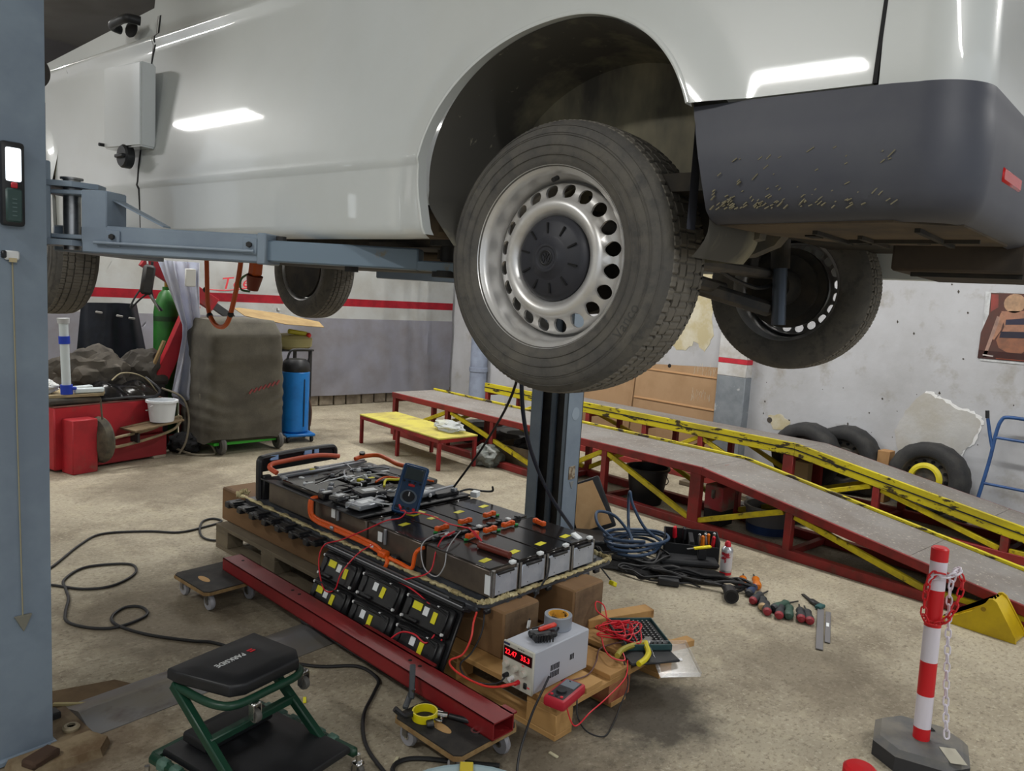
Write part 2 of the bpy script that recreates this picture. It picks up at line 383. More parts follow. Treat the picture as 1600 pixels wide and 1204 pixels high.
PROF = [(1.70, .10), (1.735, .03), (1.748, .008), (1.765, .0), (1.90, -.004), (1.935, -.006), (1.948, -.014), (1.962, -.011), (2.0, -.0085), (2.06, -.002), (2.15, .0085), (2.25, .0205), (2.35, .0325), (2.45, .0445), (2.505, .051), (2.52, .044), (2.535, .046), (2.55, .062), (2.66, .074), (2.72, .08), (2.95, .12), (3.12, .17), (3.2, .23), (3.26, .34), (3.29, .55), (3.31, .96)]
def prof(z):
    for (a, xa), (b, xb) in zip(PROF, PROF[1:]):
        if a <= z <= b: return xa + (xb - xa) * (z - a) / (b - a)
    return PROF[0][1] if z < PROF[0][0] else PROF[-1][1]
X0 = -.035
ARCH_W = [(.378, ZS), (.394, 1.82), (.403, 1.87)] + [(-.04 + .445 * math.cos(R(a)), 1.90 + .345 * math.sin(R(a))) for a in range(4, 90, 8)] + [(-.04 + .355 * math.cos(R(a)), 1.90 + .345 * math.sin(R(a))) for a in range(92, 160, 8)] + [(-.378, 2.008)]
ARCH = ARCH_W + [(-.404, 1.924), (-.427, 1.833), (-.432, 1.752)]
def arch_d(y, z, cy):
    return max(0.0, math.hypot((y - cy + .02) / .412, (z - 1.845) / .402) - 1) * .4
def side_x(y, z, cy=None):
    x = X0 + prof(z)
    if cy is not None:
        d = arch_d(y, z, cy); f = max(0, 1 - d / .11)
        x -= .016 * f * f * (3 - 2 * f)
    return x
def in_poly(pt, poly):
    c_ = False; j = len(poly) - 1
    for i in range(len(poly)):
        if (poly[i][1] > pt[1]) != (poly[j][1] > pt[1]) and pt[0] < (poly[j][0] - poly[i][0]) * (pt[1] - poly[i][1]) / (poly[j][1] - poly[i][1]) + poly[i][0]: c_ = not c_
        j = i
    return c_
def snap(pt, poly):
    best = None; P_ = Vector(pt)
    for i in range(len(poly)):
        a, b_ = Vector(poly[i]), Vector(poly[(i + 1) % len(poly)]); d = b_ - a
        t = max(0, min(1, (P_ - a).dot(d) / max(1e-12, d.length_squared))); q = a + d * t
        if best is None or (q - P_).length < best[0]: best = ((q - P_).length, q)
    return best[1]
def cut_panel(y0, y1, ys, zl, poly, cy):
    """finely gridded flank with the wheel opening cut out of it and the edge drawn onto the arch curve"""
    b = B(); bm = b.bm; ins = {}; V = {}
    for i, y in enumerate(ys):
        for j, z in enumerate(zl): ins[i, j] = in_poly((y, z), poly)
    def vert(i, j):
        if (i, j) not in V:
            q = (ys[i], zl[j])
            if ins[i, j]: q = snap(q, poly)
            V[i, j] = bm.verts.new((side_x(q[0], q[1], cy), q[0], q[1]))
        return V[i, j]
    for i in range(len(ys) - 1):
        for j in range(len(zl) - 1):
            k4 = [(i, j), (i + 1, j), (i + 1, j + 1), (i, j + 1)]
            if all(ins[k_] for k_ in k4): continue
            try: bm.faces.new([vert(*k_) for k_ in k4])
            except ValueError: pass
    bmesh.ops.remove_doubles(bm, verts=bm.verts, dist=.0008)
    return b
def lip(curve, cy, wdt=.009):
    """rolled edge that follows the arch"""
    cu = spline([(0, a, b_) for a, b_ in curve], 7); rs = []
    c0_ = Vector((0, cy - .02, 1.83))
    for q in cu:
        o_ = (q - c0_).normalized(); x = side_x(q.y, q.z, cy); e_ = q + o_ * wdt
        rs.append([Vector((side_x(e_.y, e_.z, cy) - .0006, e_.y, e_.z)), Vector((x - .003, q.y + o_.y * .003, q.z + o_.z * .003)), Vector((x - .001, q.y - o_.y * .002, q.z - o_.z * .002)), Vector((x + .03, q.y - o_.y * .002, q.z - o_.z * .002))])
    return B().rings(rs, loop=False)
zs_main = [ZS - .010, ZS, 1.765, 1.85, 1.93, 1.948, 1.962, 2.0, 2.06, 2.15, 2.25, 2.35, 2.45, 2.505, 2.52, 2.535, 2.55, 2.62]
def side_grid(y0, y1, zlist, ny=10, cy=None):
    return B().rings([[Vector((side_x(y0 + (y1 - y0) * i / ny, z, cy), y0 + (y1 - y0) * i / ny, z)) for z in zlist] for i in range(ny + 1)], loop=False)
body = B()
def merge(dst, src):
    me = bpy.data.meshes.new('tmp'); src.bm.to_mesh(me); src.bm.free(); dst.bm.from_mesh(me); bpy.data.meshes.remove(me)
def subdz(a, b_):
    base = [z for z in zs_main if a < z < b_]; return [a] + base + [b_]
ysr = [-.735 + .0125 * i for i in range(116)]; ysr = ysr + [ysr[-1] + (2.03 - ysr[-1]) * (i + 1) / 14 for i in range(14)]
zl = [ZS - .010, ZS, 1.765] + [1.78 + .0125 * i for i in range(13)] + [1.9355, 1.948, 1.962, 1.975] + [1.99 + .0135 * i for i in range(20)] + [2.26 + .03 * i for i in range(9)] + [2.52, 2.535, 2.55, 2.585, 2.62]
zl = sorted(set(z for z in zl if not (2.5 < z < 2.515)))
rear_poly = [tuple(q[1:]) for q in spline([(0, a, b_) for a, b_ in ARCH_W], 7)] + [(-.9, 2.008), (-.9, 1.5), (.375, 1.5)]
merge(body, cut_panel(0, 0, ysr, zl, rear_poly, 0))
zup = [2.62, 2.72, 2.83, 2.95, 3.04, 3.12, 3.16, 3.2, 3.23, 3.26, 3.28, 3.29, 3.30, 3.31]
merge(body, side_grid(-.735, 2.03, zup, 16))
body.build('side_panel', M_van, van, smooth=50)
lip(ARCH_W, 0).build('arch_lip', M_van, van, smooth=60)
# front door and wing
door = B()
merge(door, side_grid(2.038, 2.868, zs_main[:-1], 8))
# door skin up to the falling window line
wl = lambda y: 2.665 - (y - 2.05) * .065
door.rings([[Vector((side_x(y, 2.55), y, 2.55)), Vector((side_x(y, wl(y) - .004), y, wl(y) - .004))] for y in [2.038 + .133 * i for i in range(11)]], loop=False)
door.build('front_door', M_van, van, smooth=50)
win = B()
win.rings([[Vector((side_x(y, z) + .006, y, z)) for z in [wl(y) + (3.08 - wl(y)) * j / 6 for j in range(7)]] for y in [2.06 + .135 * i for i in range(11)]], loop=False)
win.build('door_window', M_glass, van)
pil_b = B(); merge(pil_b, side_grid(2.03, 2.075, [2.62, 2.72, 2.83, 2.95, 3.04, 3.12], 1)); merge(pil_b, side_grid(2.86, 2.03, [3.08, 3.12, 3.16, 3.2, 3.23, 3.26, 3.29, 3.31], 4)); pil_b.build('door_pillar', M_van, van)
FA = [(WB + .43, ZS), (WB + .42, 1.86), (WB + .40, 1.95), (WB + .35, 2.08), (WB + .24, 2.176), (WB + .1, 2.227), (WB - .08, 2.235), (WB - .21, 2.19), (WB - .31, 2.10), (WB - .37, 2.0), (WB - .40, 1.9), (WB - .40, ZS)]
cut_panel(0, 0, [2.868 + .02 * i for i in range(54)], zl[:-2], [tuple(q[1:]) for q in spline([(0, a, b_) for a, b_ in FA], 6)] + [(WB - .40, 1.5), (WB + .43, 1.5)], WB).build('front_wing', M_van, van, smooth=50)
lip(FA, WB).build('arch_lip', M_van, van, smooth=60)
nose = B().grid(lambda u, v: Vector((.93 - (.93 + .035) * math.cos(v * PI / 2) ** .6, WB + .62 + .28 * math.sin(v * PI / 2), ZS + (2.5 - ZS) * u)), 6, 10)
nose.build('nose', M_van, van)
# thin dark gaps between the panels
g = B()
zz = [ZS + .01] + zs_main[4:]
g.rings([[Vector((side_x(2.03, z) + dx, 2.034 + dy + (.0 if z < 2.42 else -.02 * min(1, (z - 2.42) / .1)) - .0, z)) for dx, dy in ((-.0015, -.0055), (-.0015, .0055), (.012, .0055), (.012, -.0055))] for z in zz])
g.build('door_gap', M_seam, van)
g = B(); g.rings([[Vector((side_x(-.733, z) + dx, -.733 + dy, z)) for dx, dy in ((-.0012, -.0035), (-.0012, .0035), (.012, .0035), (.012, -.0035))] for z in (2.008, 2.05, 2.1, 2.15, 2.3, 2.45, 2.62, 2.83)])
g.build('rear_gap', M_seam, van)
# rear corner and rear face, swept round in plan
def corner_path(off=0.0, n=14):
    pts = [(X0 + .0 - off, -.737), (X0 + .001 - off, -.80)]
    cxr, cyr, r = X0 + .10, -.80, .10 + off
    for i in range(1, n + 1):
        a = PI + (PI / 2) * i / n
        pts.append((cxr + r * math.cos(a), cyr + (r + .005) * math.sin(a)))
    e = pts[-1]
    for i in range(1, 8): pts.append((e[0] + (1.78 - e[0]) * i / 7, e[1] - .035 * math.sin(PI * i / 7)))
    return pts
cp = corner_path()
rc = B()
def inset(pt, d):      # move a plan point towards the van's middle
    v_ = Vector((.93 - pt[0], -.3 - pt[1])); v_.normalize(); return (pt[0] + v_.x * d, pt[1] + v_.y * d)
rc.rings([[Vector((*inset(c_, prof(z) if z > 2.02 else prof(2.02)), z)) for c_ in cp] for z in (1.99, 2.008, 2.03, 2.06, 2.15, 2.3, 2.45, 2.7, 2.95, 3.12, 3.2, 3.26)], loop=False, cap=False)
rc.build('rear_corner', M_van, van, smooth=50)
# bumper: from the arch round the corner, with a shaped cross-section
bpath = [(X0, -.382)] + [(X0, y) for y in (-.42, -.47, -.52, -.6, -.68)] + corner_path(.0)
BP = [(2.0085, .010), (2.005, -.006), (1.985, -.010), (1.968, -.010), (1.95, -.016), (1.90, -.022), (1.86, -.022), (1.82, -.016), (1.795, -.004), (1.778, .02), (1.772, .05)]
bu = B(); br = []
for i, c_ in enumerate(bpath):
    ring = []
    for z, o_ in BP:
        if i < 7:
            edge = [(1.752, -.432), (1.833, -.427), (1.924, -.404), (2.008, -.382)]
            ya = -.432
            for (za, y_a), (zb, y_b) in zip(edge, edge[1:]):
                if za <= z <= zb + .001: ya = y_a + (y_b - y_a) * (z - za) / (zb - za)
            yy = ya + (c_[1] + .382) * (abs(ya + .74) / .358)
            flat = max(0, 1 - i / 3.0)
            ring.append(Vector((c_[0] + o_ + .006 * flat, min(ya, yy) if i else ya, z)))
        else:
            q = inset(c_, o_); ring.append(Vector((q[0], q[1], z)))
    br.append(ring)
bu.rings(br, loop=False)
bu.rings([[Vector((r[0].x, r[0].y, z)) + Vector((dx, 0, 0)) for dx in (0, .04)] for r in (br[0],) for z in (2.008, 1.76)], loop=False)
bumper = bu.build('rear_bumper', M_bump, van, smooth=50)
# mud splashed over the lower bumper
M_mud = mat('dried_mud', (122, 116, 96), .95)
md = B()
for k in range(120):
    y = -.445 - abs(random.gauss(0, .16)); z = 1.795 + abs(random.gauss(0, .014))
    if k > 75: z = 1.80 + random.random() * .10; y = -.45 - random.random() * .4
    if y < -.80: continue
    xo = X0 - .0225 if z > 1.845 else X0 - .006 - (z - 1.79) * .3
    s_ = random.uniform(.0012, .0045) * (1.2 if k < 75 else .36)
    ang = R(random.uniform(-50, -25)); le = s_ * (random.uniform(.8, 1.4) if k < 75 else random.uniform(2, 6))
    md.bar((xo, y - le * math.cos(ang), z - le * math.sin(ang)), (xo, y + le * math.cos(ang), z + le * math.sin(ang)), .002, s_, up=(1, 0, 0))
tag(md.build('mud_spots', M_mud, bumper), kind='stuff')
# red tail reflector on the bumper corner
B().box((.20, -.922, 1.868), (.16, .02, .03), (0, 0, R(-4)), bev=.006).build('reflector', mat('red_reflector', (190, 20, 24), .2), bumper)
# wheel housings
def liner(cy, name):
    b = B(); rs = []
    inn = spline([(0, a + cy, z) for a, z in ([(.30, 1.72)] + ARCH[1:] + [(-.40, 1.70)])], 4)
    for xx, shr in ((X0 + .02, .992), (.02, .985), (.12, .98), (.24, .97), (.3, .95)):
        rs.append([Vector((xx, (q.y - cy) * shr + cy, 1.83 + (q.z - 1.83) * shr)) for q in inn])
    b.rings(rs, loop=False)
    b.bm.faces.new([b.bm.verts.new(q) for q in [Vector((.3, (q.y - cy) * .95 + cy, 1.83 + (q.z - 1.83) * .95)) for q in inn]])
    return b.build(name, M_liner, van, smooth=60)
liner(0, 'arch_liner'); liner(WB, 'arch_liner')
# far flank, roof halves, floor pan
B().box((1.888, 1.52, 2.30), (.02, 4.48, 1.10), bev=.005).build('far_side_panel', M_van, van)
B().box((1.84, 1.52, 3.0), (.02, 4.3, .5), (0, R(-14), 0)).build('far_upper_panel', M_van, van)
B().box((.95, 1.4, 3.31), (1.3, 4.4, .02), bev=.01).build('roof', M_van, van)
un = B()
un.box((.93, 1.75, 1.845), (1.3, 2.5, .06)).box((.93, -.52, 1.87), (1.75, .70, .04)).box((.93, 3.4, 1.86), (1.25, 1.0, .06))
un.build('floor_pan', M_under, van)
B().box((.065, 1.42, 1.785), (.11, 2.05, .075), bev=.015).build('sill_underside', M_under2, van)
sm = B()
sm.box((.42, 1.35, 1.79), (.10, 2.6, .09), bev=.01).box((1.44, 1.35, 1.79), (.10, 2.6, .09), bev=.01)
for y in (.55, 1.3, 2.0, 2.5): sm.box((.93, y, 1.79), (1.0, .09, .07), bev=.01)
sm.build('chassis_rail', M_under, van)
B().box((1.0, 1.9, 1.76), (.55, .9, .16), bev=.04, seg=2).build('tank', mat('tank_plastic', (32, 32, 33), .6), van)
B().tube([(.72, 2.6, 1.74), (.70, 1.4, 1.73), (.62, .9, 1.72), (.55, .5, 1.74)], .025, 10).build('exhaust_pipe', M_under2, van)
B().cyl((.32, .62, 1.70), (.32, .62, 1.80), .05, seg=14).build('jacking_point', M_under, van)
B().box((.28, .70, 1.775), (.24, .34, .09), bev=.015).build('subframe_mount', M_under, van)
# rear undertray
ut = B()
ut.prism([(.02, -.44), (.0, -.78), (.08, -.88), (.50, -.90), (.47, -.60), (.24, -.47)], 1.770, 1.782)
ut.build('bumper_undertray', M_under2, van)
for k, (x, y, w_, d_) in enumerate(((.26, -.60, .26, .01), (.34, -.74, .01, .26), (.36, -.66, .24, .01), (.28, -.8, .36, .01))):
    B().box((x, y, 1.768), (w_, d_, .012)).build('undertray_rib', M_under, van)
for (x, y) in ((.25, -.56), (.42, -.62), (.40, -.75)): B().box((x, y, 1.769), (.05, .025, .004)).build('undertray_slot', mat('slot_black', (16, 15, 14), .9), van)
B().box((.90, -.785, 1.765), (.60, .285, .095), bev=.006).build('spare_wheel_carrier', mat('carrier_brown', (72, 62, 52), .85, c2=(54, 48, 42), scale=6), van)
B().box((.66, -.80, 1.712), (.02, .24, .010), (0, 0, R(3))).build('carrier_bar', M_under, van)
# splash shield behind the near wheel and rear suspension
M_shield = mat('shield_grey', (84, 82, 78), .75, c2=(112, 104, 88), scale=7)
sh = B().prism([(.06, 1.88), (-.44, 1.86), (-.43, 1.765), (-.30, 1.735), (.02, 1.735)], .26, .30, 'YZ'); sh.build('splash_shield', M_shield, van)
B().prism([(.10, 1.90), (-.30, 1.88), (-.24, 1.80), (-.16, 1.765), (.10, 1.745)], .86, .92, 'YZ').build('axle_bracket', M_shield, van)
B().bar((.35, .02, 1.74), (1.5, .02, 1.74), .10, .035, bev=.01).build('axle_beam', mat('axle_steel', (72, 70, 68), .6, c2=(92, 86, 78), scale=9), van)
M_arm_steel = mat('suspension_steel', (66, 66, 68), .5, .3, c2=(96, 90, 82), scale=9)
for sx, nm in ((1, 0), (-1, 1)):
    mx = (lambda x: x) if sx == 1 else (lambda x: TR - x)
    t_ = B().bar((mx(1.28), .34, 1.705), (mx(1.46), -.03, 1.60), .10, .06, bev=.015); t_.bar((mx(1.02), .30, 1.73), (mx(1.40), .16, 1.67), .08, .05, bev=.012)
    ta = t_.build('trailing_arm', M_arm_steel, van)
    s2 = B().cyl((mx(1.42), -.075, 1.545), (mx(1.42), -.06, 1.765), .027, seg=14); s2.build('shock_tube', mat('shock_blue_grey', (84, 92, 104), .35, .5), van)
    B().cyl((mx(1.42), -.06, 1.76), (mx(1.42), -.05, 1.90), .036, seg=14).build('shock_cover', M_under, van)
    B().cyl((mx(1.12), .16, 1.745), (mx(1.12), .16, 1.86), .05, seg=14).build('spring_seat', M_under, van)
    B().cyl((mx(1.5), 0, HUB), (mx(1.66), 0, HUB), .075, seg=18).build('hub_carrier', M_under, van)
    B().cyl((mx(1.64), 0, HUB), (mx(1.70), 0, HUB), .135, seg=28).build('brake_drum', M_under, van)
    B().tube([(mx(.95), .05, 1.80), (mx(1.1), .02, 1.72), (mx(1.3), -.02, 1.68), (mx(1.45), -.03, 1.70)], .008, 6).build('brake_line', M_black, van)
# filler flap boxed out, rear face standing in for shadowed recess; hanging black cap
M_flap = M_van
fl = B().rings([[Vector((x, y, z)) for x, y, z in ((X0 + .005, 1.915, zb), (X0 - .052, 1.925, zb + .004), (X0 - .060, 2.225, zb + .012), (X0 + .005, 2.24, zb + .012))] for zb in (2.082, 2.40)])
bmesh.ops.bevel(fl.bm, geom=fl.bm.edges[:], offset=.006, segments=2, affect='EDGES')
fl.build('filler_flap', M_van, van)
B().cyl((-.085, 2.232, 2.11), (-.112, 2.232, 2.11), .007, seg=10).build('flap_stop', M_black, van)
cp_ = B().lathe([(.0, -.035), (.040, -.035), (.046, -.028), (.046, .0), (.0, .0)], 20, axis='X', caps=False)
cp_.box((-.04, 0, 0), (.014, .07, .014), bev=.003); cp_.box((-.01, -.02, .04), (.02, .07, .012), bev=.003)
cp_.build('filler_cap', M_black, van, loc=(X0 - .03, 2.06, 2.055))
# door handle and mirror
dh = B().tube([(X0 + .03, 2.10, 2.600), (X0 - .012, 2.12, 2.602), (X0 - .02, 2.19, 2.600), (X0 - .012, 2.26, 2.596), (X0 + .03, 2.275, 2.594)], .014, 10, flat=1.3)
dh.build('door_handle', M_black, van); B().sphere((X0 + .035, 2.19, 2.585), .04, 14, (.35, 1.2, .8)).build('handle_recess', M_seam, van)
# ---- wheels
def tread_r(x, a):
    r = WR - .004 * abs((x - .1075) / .0875) ** 3
    return r
def make_tire():
    """sidewalls with raised rings; the tread is a part of its own"""
    b = B()
    b.lathe([(.2175, .008), (.222, .002), (.235, -.004), (.262, -.008), (.285, -.007), (.300, -.003), (.312, .004), (.322, .014), (.329, .024), (.3325, .032)], 160, axis='X', caps=False)
    b.lathe([(.3325, .183), (.329, .191), (.320, .203), (.305, .214), (.27, .220), (.235, .215), (.2175, .205)], 120, axis='X', caps=False)
    for rr, x in ((.246, -.0085), (.268, -.0105), (.292, -.0072), (.297, -.0055), (.316, .0055)):
        b.lathe([(rr - .0014, x + .002), (rr, x), (rr + .0014, x + .002)], 120, axis='X', caps=False)
    return b
def make_tread():
    b = B(); N_ = 420
    tr = [(.331, .030), (.3345, .033), (.3365, .050), (.3275, .0505), (.3275, .0555), (.3375, .056), (.338, .0825), (.3285, .083), (.3285, .088), (.3385, .0885), (.3385, .126), (.3285, .1265), (.3285, .1315), (.338, .132), (.3375, .159), (.3275, .1595), (.3275, .1645), (.3365, .165), (.3345, .182), (.331, .185)]
    rs = []
    for (r, x) in tr:
        ring = []
        for j in range(N_):
            a = 2 * PI * j / N_; rr = r; xo = x
            if r > .3305:
                sh = x < .052 or x > .163
                ph = j % 6 if sh else (j + (3 if x > .1 else 0)) % 7
                if ph == 0: rr -= .006 if sh else .0045
                elif sh and j % 3 == 0: rr -= .0015
            elif r < .329: xo = x + .003 * (1 if (j // 4) % 2 else -1)
            ring.append(Vector((xo, rr * math.cos(a), rr * math.sin(a))))
        rs.append(ring)
    return b.rings(rs, cap=False)
M_tire = mat('tire_rubber', (84, 82, 79), .78, c2=(102, 98, 90), scale=9, lo=.4, hi=.72, c3=(70, 69, 68), s3=26, lo3=.5, hi3=.7, bump=.2, bscale=70)
M_rim = mat('rim_silver', (214, 213, 212), .36, .6, c2=(190, 186, 180), scale=10, lo=.5, hi=.75)
M_cap = mat('cap_black', (44, 45, 52), .5)
RP = [(.0, .040), (.105, .040), (.112, .030), (.120, .022), (.130, .018), (.140, .020), (.148, .028), (.154, .040), (.180, .050), (.188, .058)]
def rimx(r):
    for (a, xa), (c_, xb) in zip(RP, RP[1:]):
        if a <= r <= c_ + 1e-6: return xa + (xb - xa) * (r - a) / (c_ - a)
    return RP[-1][1]
def make_rim():
    b = B(); bm = b.bm; n = 20; rh = .0175
    rim_r = .1665
    def V(r, a): return Vector((rimx(r), r * math.cos(a), r * math.sin(a)))
    ra, rb = .147, .187
    F = []
    b.lathe([(r, rimx(r)) for r in (.09, .105, .109, .112, .116, .120, .125, .130, .135, .140, .144, .147)], 120, axis='X', caps=False)
    for k in range(n):
        a0, a1 = 2 * PI * k / n, 2 * PI * (k + 1) / n; am = (a0 + a1) / 2
        outer = [(ra, a0 + (a1 - a0) * i / 6) for i in range(6)] + [(ra + (rb - ra) * i / 4, a1) for i in range(4)] + [(rb, a1 + (a0 - a1) * i / 6) for i in range(6)] + [(rb + (ra - rb) * i / 4, a0) for i in range(4)]
        hole = []; holei = []
        for (r, a) in outer:
            dx, dy = (r - rim_r), (a - am) * rim_r; q = math.atan2(dy / .026, dx / .02)
            hr, ha = rim_r + rh * math.cos(q), am + rh * 1.05 * math.sin(q) / rim_r
            hole.append((hr, ha))
        ov = [bm.verts.new(V(*o_)) for o_ in outer]; hv = [bm.verts.new(V(*h_)) for h_ in hole]; iv = [bm.verts.new(V(*h_) + Vector((.008, 0, 0))) for h_ in hole]
        m_ = len(ov)
        for i in range(m_):
            j = (i + 1) % m_
            bm.faces.new((ov[i], ov[j], hv[j], hv[i])); bm.faces.new((hv[i], hv[j], iv[j], iv[i]))
    b.lathe([(.187, rimx(.187)), (.189, .07), (.190, .088), (.192, .09), (.195, .075), (.199, .05), (.203, .042), (.205, .028), (.207, .016), (.213, .010), (.220, .005), (.2235, .0), (.2245, .003), (.223, .008), (.2175, .012), (.212, .03), (.204, .10), (.205, .19), (.219, .208)], 120, axis='X', caps=False)
    bmesh.ops.remove_doubles(bm, verts=bm.verts, dist=.0002)
    return b
def make_cap():
    b = B().lathe([(.0, .002), (.026, .002), (.029, .0), (.034, .0), (.038, .004), (.046, .008), (.052, .012), (.056, .013), (.088, .018), (.098, .024), (.105, .034), (.105, .045)], 72, axis='X', caps=False)
    return b
M_slot = mat('slot_dark', (14, 14, 16), .8)
tire0 = make_tire(); wheel0 = empty('wheel', van, (0, 0, HUB))
tire_o = tire0.build('tire', M_tire, wheel0, smooth=32); tread_o = make_tread().build('tread', mat('tread_rubber', (118, 113, 104), .85, c2=(98, 94, 87), scale=9, lo=.4, hi=.7), wheel0, smooth=25); rim_o = make_rim().build('rim', M_rim, wheel0, smooth=40); cap_o = make_cap().build('hub_cap', M_cap, wheel0, smooth=30)
slot0 = B().box((.0145, .074, 0), (.005, .026, .0042)).build('cap_slot', M_slot, wheel0, rot=(.2, 0, 0))
for k in range(1, 10): share(slot0, 'cap_slot', wheel0, rot=(2 * PI * k / 10 + .2, 0, 0))
valve = B().cyl((.03, 0, .196), (.012, .0, .188), .006, seg=8); valve.build('valve', M_black, wheel0)
B().lathe([(.014, .0005), (.0165, -.0008), (.019, .0005)], 40, axis='X', caps=False).build('emblem_ring', M_black, wheel0)
em = B()
for a, c_ in (((.010, .011), (.003, -.001)), ((-.004, -.001), (.003, .012)), ((-.010, .011), (-.003, -.001)), ((.004, -.001), (-.003, .012)), ((.014, .004), (.007, -.013)), ((.007, -.013), (0, .001)), ((0, .001), (-.007, -.013)), ((-.007, -.013), (-.014, .004))):
    em.bar((.0008, a[0], a[1]), (.0008, c_[0], c_[1]), .0018, .0018)
em.build('emblem', M_black, wheel0)
def more_wheel(loc, flip=False, rot=0.0):
    w_ = empty('wheel', van, loc, (rot, 0, PI if flip else 0))
    for s_ in (tire_o, tread_o, rim_o, cap_o): share(s_, s_.name.split('.')[0], w_)
    return w_
B().cyl((TR - .20, WB, HUB), (TR - .15, WB, HUB), .195, seg=32).build('brake_shield', M_under, van); B().cyl((TR - .19, 0, HUB), (TR - .16, 0, HUB), .165, seg=32).build('brake_shield', M_under, van)
more_wheel((0, WB, HUB), rot=.1); more_wheel((TR, 0, HUB), True); more_wheel((TR, WB, HUB), True)
# raised lettering on the near tire's sidewall
M_letter = mat('tire_letter', (70, 69, 67), .7)
text('tire_lettering', 'Vanco', .036, M_letter, wheel0, (-.0068, -.245, -.14), (R(90), 0, R(-90)), ext=.0008).rotation_euler = (Matrix.Rotation(R(-60), 3, 'X') @ Matrix(((0, 0, -1), (-1, 0, 0), (0, 1, 0)))).to_euler()
# ---------------------------------------------------------------- two-post lift
M_liftd = mat('lift_dark_paint', (84, 96, 108), .5, c2=(76, 86, 98), scale=5)  # darker lift paint, used on the hydraulic ram
M_dark = mat('dark_grease', (30, 30, 32), .6, c2=(46, 44, 42), scale=10)
near = vthing('lift_post', 'blue-grey lift column filling the edge of the picture, with the arm that carries the van', 'lift post')
def column(parent, x0, x1, y0, y1, flip, fl=(.09, .09)):
    """C section open towards the van"""
    t = .012; b = B()
    b.box(((x0 + x1) / 2, y0 + t / 2, 1.55), (x1 - x0, t, 3.1)); b.box(((x0 + x1) / 2, y1 - t / 2, 1.55), (x1 - x0, t, 3.1))
    xb = x0 if not flip else x1 - t
    b.box((xb + t / 2, (y0 + y1) / 2, 1.55), (t, y1 - y0 - 2 * t, 3.1))
    xi = x1 - t if not flip else x0
    b.box((xi + t / 2, y0 + fl[0] / 2, 1.55), (t, fl[0] - .002, 3.1)); b.box((xi + t / 2, y1 - fl[1] / 2, 1.55), (t, fl[1] - .002, 3.1))
    return b.build('column', M_lift, parent)
column(near, -.90, -.57, 1.507, 1.80, False)
B().box((-.66, 1.655, 1.5), (.10, .15, 3.0)).build('column_core', M_dark, near)
B().box((-.735, 1.655, .012), (.36, .32, .024), bev=.006).build('base_plate', M_lift, near)
for (x, y) in ((-.60, 1.60), (-.60, 1.72)): B().cyl((x, y, .024), (x, y, .055), .014, seg=6).build('anchor_bolt', M_steel, near)
car = B().box((-.60, 1.655, 1.80), (.10, .20, .62), bev=.006); car.build('carriage', M_dark, near)
# yoke with pivot pin
YK = (-.47, 1.575)
yk = B()
yk.box((-.555, 1.70, 1.80), (.03, .30, .26), bev=.004)
yk.prism([(-.57, 1.56), (-.57, 1.84), (-.40, 1.70), (-.37, 1.56), (-.42, 1.50), (-.50, 1.50)], 1.855, 1.872); yk.prism([(-.57, 1.56), (-.57, 1.84), (-.40, 1.70), (-.37, 1.56), (-.42, 1.50), (-.50, 1.50)], 1.672, 1.69)
yk.prism([(1.84, 1.69), (1.84, 1.96), (1.79, 1.95), (1.70, 1.88), (1.70, 1.69)], -.570, -.545, 'YZ')
yk.build('arm_yoke', M_lift, near)
pn = B().cyl((YK[0], YK[1], 1.66), (YK[0], YK[1], 1.885), .026, seg=18); pn.cyl((YK[0], YK[1], 1.883), (YK[0], YK[1], 1.889), .034, seg=18); pn.build('pivot_pin', M_steel, near)
# the arm: root box, outer tube, inner tube, pad
A0 = Vector((-.44, 1.50, 0)); A1 = Vector((.22, .52, 0)); ad = (A1 - A0).normalized()
sd = Vector((ad.y, -ad.x, 0))                                 # side of the arm facing the picture
def ap(t, s_=0.0, z=0.0): q = A0 + ad * t + sd * s_; return (q.x, q.y, z)
AL = (A1 - A0).length
arm = empty('arm', near)
rt = B(); rt.bar(ap(.0, 0, 1.765), ap(.085, 0, 1.765), .11, .165, bev=.004); rt.bar(ap(-.13, 0, 1.838), ap(.01, 0, 1.838), .10, .014, bev=.003); rt.bar(ap(-.13, 0, 1.70), ap(.01, 0, 1.70), .10, .014, bev=.003); rt.build('arm_root', M_lift, arm)
gs = B()
gs.rings([[Vector(ap(.03, .03, 1.85)), Vector(ap(.03, -.045, 1.85)), Vector(ap(.03, -.045, 1.845)), Vector(ap(.03, .03, 1.845))], [Vector(ap(.24, .0, 1.752)), Vector(ap(.24, -.045, 1.752)), Vector(ap(.24, -.045, 1.747)), Vector(ap(.24, .0, 1.747))]])
gs.build('gusset', M_lift, arm)
ot = B().bar(ap(.0, 0, 1.695), ap(.60, 0, 1.695), .11, .088, bev=.006); ot.bar(ap(.575, 0, 1.695), ap(.605, 0, 1.695), .118, .096, bev=.004); ot.build('outer_tube', M_lift, arm)
rod = B().cyl(ap(.05, .066, 1.685), ap(.57, .066, 1.685), .005, seg=8); rod.build('stop_rod', M_lift, arm)
for t_ in (.11, .555):
    B().bar(ap(t_ - .022, .058, 1.70), ap(t_ + .022, .058, 1.70), .008, .05, bev=.002).build('bolt_plate', M_lift, arm)
    B().cyl(ap(t_, .06, 1.705), ap(t_, .072, 1.705), .009, seg=6).build('bolt', M_dark, arm)
M_scuff = mat('scuffed_arm', (116, 134, 150), .45, c2=(130, 120, 96), scale=14, lo=.6, hi=.7, c3=(80, 74, 66), s3=9, lo3=.64, hi3=.7)
